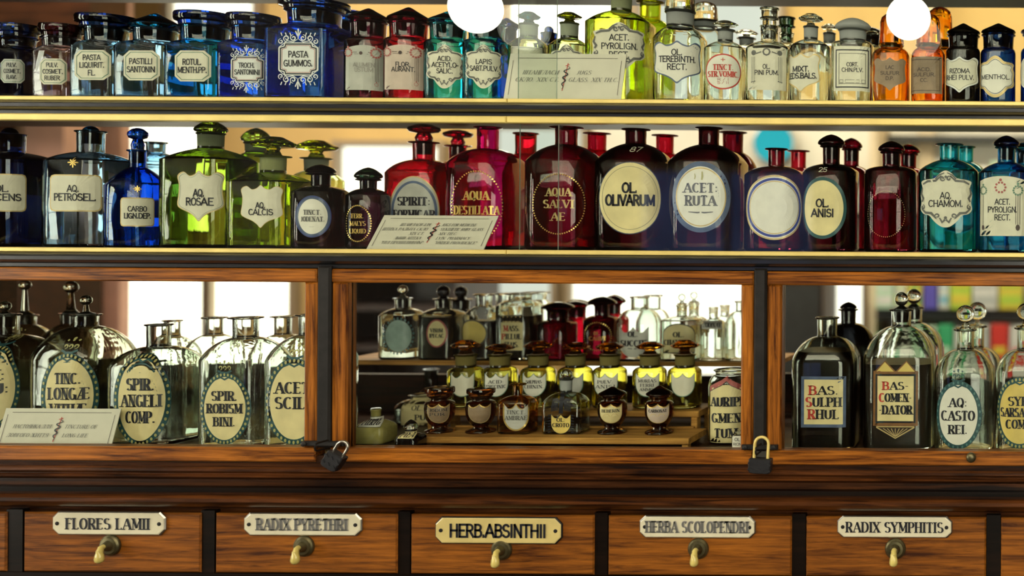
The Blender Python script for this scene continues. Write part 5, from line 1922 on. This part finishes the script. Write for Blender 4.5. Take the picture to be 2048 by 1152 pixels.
# ================================================================== MIDDLE CUPBOARD, floor
jar('tall jar with domed cream OL. PUT label left of the rack', 'low', 848, 782, 92, 812, 796, 24, 788, 'smoke', None, lip=28, sh=.8, cr=.6, ax=.29, group=G7, fillto=815, fillmat='contents_dark',
    L=LB('dome', (836, 822), (34, 29), 'paper_cream', None, texts=(('OL.', .20, .30, .75, 'd', dict(weight=1.0)), ('PUT', -.44, .34, 1.0, 'd', dict(weight=1.25, a=.35)))))
bottle('dark bottle with plain neck below the left end of the inner shelf', 'low', 862, 735, 56, 800, 774, 12, 738, 'black', None, lip=15, sh=.6, ax=.374, group=G7)
bottle('small yellowish bottle with white lettered shoulder, floor of the middle cupboard far left', 'low', 752, 816, 58, 853, 838, 9, 818, 'smoke', 'cork', 9, lip=10, sh=.7, cr=.3, ax=.10, group=G7, bodymat='contents_olive',
       L=LB('rect', (747, 846), (29, 9), 'paper_white', 'ink', .96, texts=(('PTERYG', .0, 1.0, 1.5, 'd'),)))
bottle('small dark bottle with grey ball stopper beside the left leg of the rack', 'low', 822, 839, 46, 874, 866, 9, 858, 'black', 'dome', 13, lip=11, sh=.8, cr=.5, yo=.0115, group=G7, lidcol='smoke',
       L=LB('rect', (815, 871), (19, 6), 'paper_cream', None, texts=(('PTEA', 0, 1.2, 1.6, 'd'),)))


def swag(l):
    pts_t = [(-1.0, .80), (-.6, .92), (-.25, 1.02), (0, 1.16), (.25, 1.02), (.6, .92), (1.0, .80)]
    for dy in (0, .05, .10):
        l.line([(a, b + dy) for a, b in pts_t], .12, 'rose', 3)
    l.line([(a, b - .04) for a, b in pts_t], .03, 'ink', 4)


jar('tall jar with cream AURIPIGMENTUM label and pink swag, right of the rack', 'low', 1462, 733, 84, 772, 748, 30, 738, 'clear', None, lip=34, sh=.85, cr=.85, ax=.13, group=G7, fillto=775, fillmat='contents_olive',
    L=LB('arch', (1454, 828), (33, 58), 'paper_cream', None, texts=(('AURIPI', .42, .30, 1.85, 'd', dict(weight=1.1)), ('GMEN', -.14, .30, 1.7, 'd', dict(weight=1.1)), ('TUM', -.66, .30, 1.3, 'd', dict(weight=1.1))), extra=swag))
bottle('tiny bottle with white OL. label in the corner beside the right stile', 'low', 1478, 858, 24, 872, 868, 6, 862, 'clear', None, lip=8, sh=.7, yo=.012, cr=.4, group=G7,
       L=LB('rect', (1475, 884), (10, 12), 'paper_white', None, texts=(('OL', .45, .5, 1.1, 'n'), ('RICIN', -.35, .42, 1.6, 'n'))))

# ================================================================== RIGHT CUPBOARD
RB = .22


def bas_frame(l):
    pass


bottle('dark filled bottle with square BAS. SULPH RHUL label', 'low', 1655, 604, 124, 720, 672, 20, 634, 'smoke', None, lip=24, sh=.85, cr=.5, yo=.04, group=G8, fillto=700, fillmat='contents_dark',
       L=LB('rect', (1647, 804), (45, 51), 'paper_cream', 'slate_blue', .86, texts=(('BAS.', .46, .32, 1.35, 'd', dict(cap='ink_red', weight=1.1)), ('SULPH', 0, .34, 1.6, 'd', dict(cap='ink_red', weight=1.1)), ('RHUL', -.48, .34, 1.4, 'd', dict(cap='ink_red', weight=1.1)))))
bottle('black bottle in the back row, right of the BAS. SULPH bottle', 'low', 1697, 604, 108, 690, 646, 15, 618, 'black', 'dome', 17, lip=20, sh=.85, ax=RB, group=G8)


def comen(l):
    l.fill('rect', 'brown_band', 0, 1.12)
    l.ring('rect', 'ink', 2, .94, .985)
    for s in (-1, 1):
        vs = [(s * l.hu * .04, l.hv * 1.10), (s * l.hu * .54, l.hv * 1.52), (s * l.hu * 1.0, l.hv * 1.10)]
        l.put(vs, [(0, 1, 2)], 'paper_yellow', 1)
        l.line([(s * .04, 1.10), (s * .54, 1.52), (s * 1.0, 1.10)], .07, 'brown_band', 2)
    vs = [(-l.hu * .9, -l.hv * 1.16), (l.hu * .9, -l.hv * 1.16), (0, -l.hv * 1.62)]
    l.put(vs, [(0, 1, 2)], 'contents_brown', 1)
    l.line([(-.95, -1.17), (0, -1.62), (.95, -1.17)], .06, 'gold_pale', 2)
    l.line([(-.95, -1.15), (.95, -1.15)], .05, 'gold_pale', 2)
    for i in range(7):
        a = -.6 + .2 * i
        l.line([(0, -1.56), (a, -1.22)], .04, 'gold_pale', 3, True)


plain('brown_band', (0.22, 0.10, 0.03), 0.45, var=0.3)
bottle('dark filled bottle with faceted ball stopper and gabled BAS. COMENDATOR label', 'low', 1803, 584, 138, 712, 652, 20, 618, 'clear', 'ball', 14, lip=25, sh=.8, cr=.5, yo=.04, group=G8, fillto=722, fillmat='contents_brown',
       L=LB('rect', (1791, 797), (40, 49), 'paper_cream', 'teal_paint', .90, texts=(('BAS-', .52, .30, 1.35, 'd', dict(cap='ink_red', weight=1.1)), ('COMEN-', .04, .32, 1.65, 'd', dict(cap='ink_red', weight=1.1)), ('-DATOR', -.46, .34, 1.7, 'd', dict(weight=1.1))), extra=comen))
bottle('clear bottle with ball stopper in the back row, right of BAS. COMENDATOR', 'low', 1828, 578, 116, 695, 645, 17, 614, 'clear', 'ball', 15, lip=21, sh=.8, cr=.55, ax=RB, group=G8)
bottle('clear bottle with disc stopper and crowned oval AQ. CASTOREI label', 'low', 1931, 610, 118, 745, 698, 18, 658, 'clear', 'disc', 18, lip=24, sh=.8, cr=.6, yo=.04, group=G8,
       L=big_oval((1917, 830), (38, 60), (('AQ:', .42, .25, .95, 'd', dict(weight=1.0)), ('CASTO', -.02, .27, 1.75, 'd', dict(weight=1.0)), ('REI.', -.48, .25, 1.0, 'd', dict(weight=1.0))), paper='paper_white', cmat='teal_paint', bead='sea_dot', n=30))
bottle('clear bottle with disc stopper in the back row, right of AQ. CASTOREI', 'low', 1955, 604, 96, 728, 694, 14, 652, 'clear', 'disc', 18, lip=20, sh=.8, cr=.6, ax=RB, group=G8)
bottle('clear bottle with yellow oval SYR. SARSAPAR. COMP. label at the right edge', 'low', 2052, 606, 116, 740, 698, 18, 655, 'clear', 'disc', 18, lip=24, sh=.8, cr=.6, yo=.035, group=G8,
       L=big_oval((2041, 826), (41, 62), (('SYR.', .38, .24, 1.1, 'd', dict(weight=1.0)), ('SARSAPAR', .02, .24, 1.85, 'd', dict(weight=1.1)), ('COMP.', -.36, .24, 1.3, 'd', dict(weight=1.0))), paper='paper_yellow', crown=False, bead='olive_dot'))


# ------------------------------------------------------------------ the three caption cards
def seg_text(l, s, a, b, h, w, mat='ink_grey'):
    l.text(s, b, h, w, 'd', mat, a=a, weight=.6, slant=.3)


def make_card(label, bl, br, tl, tr, Yb, Yt, ztarget, left, right):
    """card leaning back: bottom and top corners in photo pixels, at depths Yb and Yt"""
    A, B = P(bl[0], bl[1], Yb), P(br[0], br[1], Yb)
    C, E = P(tl[0], tl[1], Yt), P(tr[0], tr[1], Yt)
    A.z = B.z = ztarget
    C.z = E.z = (C.z + E.z) / 2
    w = ((B - A).length + (E - C).length) / 2
    mid0, mid1 = (A + B) / 2, (C + E) / 2
    mid1.x = mid0.x
    up = (mid1 - mid0)
    hgt = up.length
    up.normalize()
    rt = Vector((1, 0, 0))
    nrm = up.cross(rt).normalized()
    if nrm.y > 0:
        nrm = -nrm
    cen = (mid0 + mid1) / 2
    root_loc = Vector((mid0.x, Yb, ztarget))

    def sf(u, v, off):
        return cen - root_loc + rt * u + up * v + nrm * (off + .0006)
    l = Label(sf, w / 2, hgt / 2)
    hu, hv = l.hu, l.hv
    vs = [cen - root_loc + rt * (sx * hu) + up * (sy * hv) + nrm * q for q in (-.0006, .0006) for sx, sy in ((-1, -1), (1, -1), (1, 1), (-1, 1))]
    l.mb.add(vs, [(3, 2, 1, 0), (4, 5, 6, 7), (0, 1, 5, 4), (1, 2, 6, 5), (2, 3, 7, 6), (3, 0, 4, 7)], 'card')
    k = hu / hv
    for p in ([(-.86, .80), (.86, .80)], [(-.93, .70), (-.93, -.80)], [(.93, .70), (.93, -.80)]):
        l.line(p, .008, 'ink_brown', 1)
    # staff with a snake winding round it
    l.line([(.02, .58), (-.02, -.62)], .014, 'ink_red', 2)
    l.line([(-.02, .46), (.05, .52)], .012, 'ink_red', 2)
    l.line([(.05 * sin(t * 1.0) * (1 - t / 30) + .02 - .05 * t / 22, .44 - .98 * t / 22) for t in [i * .55 for i in range(41)]], .026, 'ink', 3, True)
    for txt, a, b, h, ww in left + right:
        seg_text(l, txt, a, b, h, ww)
    o = l.mb.build('caption_card')
    o.location = root_loc
    tag(o, label, 'card', 'caption cards')
    return o


# Cyrillic letters used on the cards
GL.update({
    '\u0428': (1.05, [[(.12, 0), (.12, 1)], [(.52, 0), (.52, 1)], [(.92, 0), (.92, 1)], [(.12, 0), (.92, 0)]]),
    '\u0433': (.60, [[(.12, 0), (.12, 1)], [(.12, 1), (.55, 1)]]),
    '\u043b': (.78, [[(.06, 0), (.34, 1)], [(.66, 0), (.66, 1)], [(.34, 1), (.66, 1)]]),
    '\u0438': (.80, [[(.12, 0), (.12, 1)], [(.12, 0), (.68, 1)], [(.68, 0), (.68, 1)]]),
    '\u0434': (.86, [[(.14, 0), (.34, 1)], [(.68, 0), (.68, 1)], [(.34, 1), (.68, 1)], [(.04, 0), (.82, 0)]]),
    '\u044f': (.74, [[(.62, 0), (.62, 1)], [(.62, 1), (.40, 1)] + arc(.38, .75, .25, .25, 90, 270) + [(.62, .5)], [(.40, .5), (.08, 0)]]),
    '\u044c': (.66, [[(.12, 0), (.12, 1)], [(.12, .54), (.34, .54)] + arc(.34, .27, .26, .27, 90, -90) + [(.12, 0)]]),
    '\u044b': (.9, [[(.12, 0), (.12, 1)], [(.12, .54), (.3, .54)] + arc(.3, .27, .22, .27, 90, -90) + [(.12, 0)], [(.78, 0), (.78, 1)]]),
    '\u0436': (1.0, [[(.5, 0), (.5, 1)], [(.06, 1), (.94, 0)], [(.06, 0), (.94, 1)]]),
    '\u041f': (.80, [[(.12, 0), (.12, 1)], [(.68, 0), (.68, 1)], [(.12, 1), (.68, 1)]]),
    '"': (.3, [[(.08, .75), (.08, 1)], [(.22, .75), (.22, 1)]]),
    'h': (.62, [[(.12, 0), (.12, 1)], [(.12, .45), (.3, .62), (.48, .45)], [(.48, 0), (.48, .45)]]),
})
make_card('white caption card reading Jugs Glass XIX th.c., leaning on the top shelf', (1006, 197), (1243, 197), (1024, 106), (1254, 110), .008, .030, ROWBASE['top'],
          [('\u0428TAH\u0433\u043bAC\u0438', -.42, .17, .17, .62), ('CK\u043bO, XIX CT.', -.46, -.14, .17, .76)], [('JUGS', .32, .17, .17, .26), ('GLASS, XIX TH.C.', .50, -.14, .17, .86)])
make_card('white caption card reading Jugs for medicine, leaning on the middle shelf', (732, 497), (968, 498), (776, 430), (1003, 433), .006, .052, ROWBASE['mid'],
          [('\u0428TAH\u0433\u043bAC\u0438 \u0434\u043b\u044f', -.36, .42, .15, .52), ('\u0428T\u0438XA PA\u0434\u044cHA CK\u043bO', -.50, .16, .15, .78), ('XIX CT.', -.26, -.10, .15, .26), ('\u043b\u044c\u0432'.replace('\u0432', 'B') + '\u0438B A\u041fTEKA', -.38, -.36, .15, .46), ('"\u041fI\u0434 \u041fPOB\u0438\u0434IHH\u044fM"', -.44, -.62, .15, .72)],
          [('JUGS FOR MEDICINE', .40, .42, .15, .60), ('SYNTHETIC RUBY GLASS', .48, .16, .15, .74), ('XIX TH.C.', .28, -.10, .15, .32), ('LVIV, PHARMACY', .40, -.36, .15, .58), ('"UNDER PROVIDENCE"', .48, -.62, .15, .72)])
make_card('white caption card reading Tincture of long life, behind the left door', (-12, 893), (221, 893), (14, 815), (243, 819), .018, .038, ROWBASE['low'],
          [('HACTO\u044fHKA \u0434\u043b\u044f', -.44, .12, .17, .66), ('\u0434OB\u0433O\u0433O \u0436\u0438TT\u044f', -.48, -.30, .17, .72)], [('TINCTURE OF', .40, .12, .17, .56), ('LONG LIFE', .34, -.30, .17, .44)])


# ------------------------------------------------------------------ added globes standing in for two lamp reflections in the glass
def lamp(px, py, r, Y, label):
    c = P(px, py, Y)
    k = S * (D + Y) / D
    R = r * k
    root = empty('lamp_reflection_globe', c, label, 'lamp', 'globes standing in for lamp reflections before the shelves')
    mb = MB()
    mb.lathe([(R * -cos(radians(t)), R * sin(radians(t))) for t in range(6, 160, 11)], 'reflection_glow', 28)
    mb.build('globe', root, smooth=80)
    mb = MB()
    mb.lathe([(R * .88, R * .40), (R * 1.02, R * .42), (R * 1.5, R * .36), (R * 1.6, R * .2), (R * 1.7, R * .06)], 'reflection_glow' if px > 1500 else 'white_paint', 20)
    fix_normals(mb.build('socket', root, smooth=40))
    mb = MB()
    mb.tube([(0, 0, R * 1.65), (0, 0, RH - c.z)], .0025, 'white_paint', 8)
    mb.build('cord', root)


lamp(952, 16, 50, -.075, 'glowing globe standing in for a lamp reflection before the teal jars of the top shelf')
lamp(1817, 36, 44, -.075, 'glowing globe standing in for a lamp reflection before the amber jars of the top shelf')


# ------------------------------------------------------------------ the modern shop shelves seen through the right side
YS = 2.60


def zs_(py):
    return P(1800, py, YS).z


unit = empty('shop_shelving', (P(1790, 600, YS).x, YS + .15, 0), 'pale shop shelving with dark boards in the room behind, seen through the right side', 'shelving')
ux, uy, _ = unit.location
UX0, UX1 = P(1752, 600, YS).x, P(2230, 600, YS).x
LV = [(258, 272), (428, 444), (616, 640), (800, 822)]
for a, b in LV:
    mb = MB()
    mb.box(UX0 - ux, UX1 - ux, -.15 if a > 300 else .10, .20, zs_(b), zs_(a), 'shelf_dark')
    mb.build('shelf_board', unit)
for x in (UX0 - .03, UX1):
    mb = MB()
    mb.box(x - ux, x + .03 - ux, -.15, .20, 0, zs_(240), 'stone')
    mb.build('side_panel', unit)
mb = MB()
mb.box(UX0 - ux, UX1 - ux, .20, .22, 0, zs_(240), 'plaster_pale')
mb.build('back_panel', unit)

BOXC = {'white': (.80, .82, .80), 'pale green': (.55, .80, .62), 'green': (.05, .45, .20), 'yellow': (.80, .68, .08), 'blue violet': (.12, .10, .55),
        'red': (.72, .05, .04), 'light grey': (.55, .60, .60), 'lime': (.50, .72, .08), 'sky blue': (.25, .55, .75)}
for nme, cc in BOXC.items():
    plain('carton_' + nme.replace(' ', '_'), cc, .5, var=.08)


def carton(label, x0, x1, ytop, lev, colr, band=None):
    zb = zs_(LV[lev][0])
    p0, p1 = P(x0, 600, YS), P(x1, 600, YS)
    h = zs_(ytop) - zb
    w = p1.x - p0.x
    mb = MB()
    d = min(.09, w * .8 + .02)
    mb.bevbox(-w / 2, w / 2, -d / 2, d / 2, 0, h, .002, 'carton_' + colr.replace(' ', '_'))
    if band:
        bm_ = 'carton_' + band.replace(' ', '_')
        mb.box(-w / 2 + .004, w / 2 - .004, -d / 2 - .001, -d / 2 + .0002, h * .15, h * .42, bm_)
        mb.box(-w / 2 + .01, w / 2 - .01, -d / 2 - .001, -d / 2 + .0002, h * .62, h * .72, bm_)
    o = mb.build('medicine_carton')
    o.location = ((p0.x + p1.x) / 2, YS - .02, zb + .0006)
    tag(o, label, 'box', 'cartons on the shop shelving behind')
    return o


cartons = [
    (1757, 1790, 556, 2, 'pale green', 'white', 'pale green carton, leftmost on the shop shelf seen above the BAS. COMENDATOR stopper'),
    (1792, 1814, 552, 2, 'white', 'lime', 'white carton with lime bands left of the yellow carton on the shop shelf'),
    (1818, 1846, 548, 2, 'yellow', 'green', 'yellow carton with green bands left of the blue violet carton'),
    (1850, 1876, 548, 2, 'blue violet', None, 'blue violet carton on the shop shelf behind the right door'),
    (1880, 1900, 552, 2, 'white', 'sky blue', 'white carton with sky blue bands right of the blue violet carton'),
    (1904, 1944, 545, 2, 'lime', 'yellow', 'lime green carton with yellow bands on the shop shelf behind the right door'),
    (1948, 1996, 550, 2, 'white', 'light grey', 'white carton with grey bands right of the lime green carton'),
    (2000, 2046, 548, 2, 'yellow', 'lime', 'yellow carton with lime bands near the right edge behind the right door'),
    (1757, 1788, 668, 3, 'green', 'white', 'green carton with white bands low behind the BAS. COMENDATOR bottle'),
    (1792, 1830, 660, 3, 'white', None, 'plain white carton low behind the BAS. COMENDATOR stopper'),
    (1836, 1876, 652, 3, 'pale green', 'white', 'pale green carton low behind the right shoulder of BAS. COMENDATOR'),
    (1880, 1908, 648, 3, 'green', 'pale green', 'green carton with pale bands low, left of the AQ. CASTOREI stopper'),
    (1912, 1936, 655, 3, 'white', 'green', 'white carton with green bands low behind the AQ. CASTOREI stopper'),
    (1940, 1980, 648, 3, 'light grey', 'white', 'light grey carton left of the tall red carton'),
    (1984, 2018, 646, 3, 'red', 'yellow', 'tall red carton on the lower shop shelf behind the right door'),
    (2022, 2060, 650, 3, 'white', 'red', 'white carton with red bands right of the tall red carton'),
    (1775, 1822, 330, 1, 'white', 'light grey', 'white carton with grey bands behind the ruby bottle with the faint gold ring'),
    (1874, 1925, 320, 1, 'light grey', 'pale green', 'light grey carton with pale green bands behind the AQ. CHAMOM. neck'),
    (1930, 1978, 335, 1, 'white', 'sky blue', 'white carton with sky blue bands right of the AQ. CHAMOM. neck'),
    (1982, 2040, 325, 1, 'pale green', 'light grey', 'pale green carton behind the ACET. PYROLIGN. lid of the middle shelf'),
]
for x0, x1, yt, lev, cc, bd, lb_ in cartons:
    carton(lb_, x0, x1, yt, lev, cc, bd)
# lit cyan pharmacy sign on the wall
c = P(1545, 285, 2.95)
sg = empty('lit_sign', (c.x, 2.99, c.z), 'small glowing cyan sign on the wall above the blank oval bottle', 'sign')
mb = MB()
mb.lathe([(0, .085), (.02, .085), (.022, .08)], 'cyan_glow', 28, (0, -.012, 0), axis='y')
mb.build('lit_face', sg)
mb = MB()
mb.lathe([(-.06, .09), (.012, .095), (.014, .088)], 'steel', 28, (0, -.008, 0), axis='y')
mb.build('casing', sg)
# shop counter in the room behind, dark, below eye level
mb = MB()
mb.box(-2.6, .6, 1.2, 1.7, 0, .80, 'walnut')
mb.box(-2.65, .65, 1.16, 1.74, .80, .84, 'oak_dark')
tag(mb.build('shop_counter'), 'dark wooden shop counter in the room behind the cabinet', 'counter')
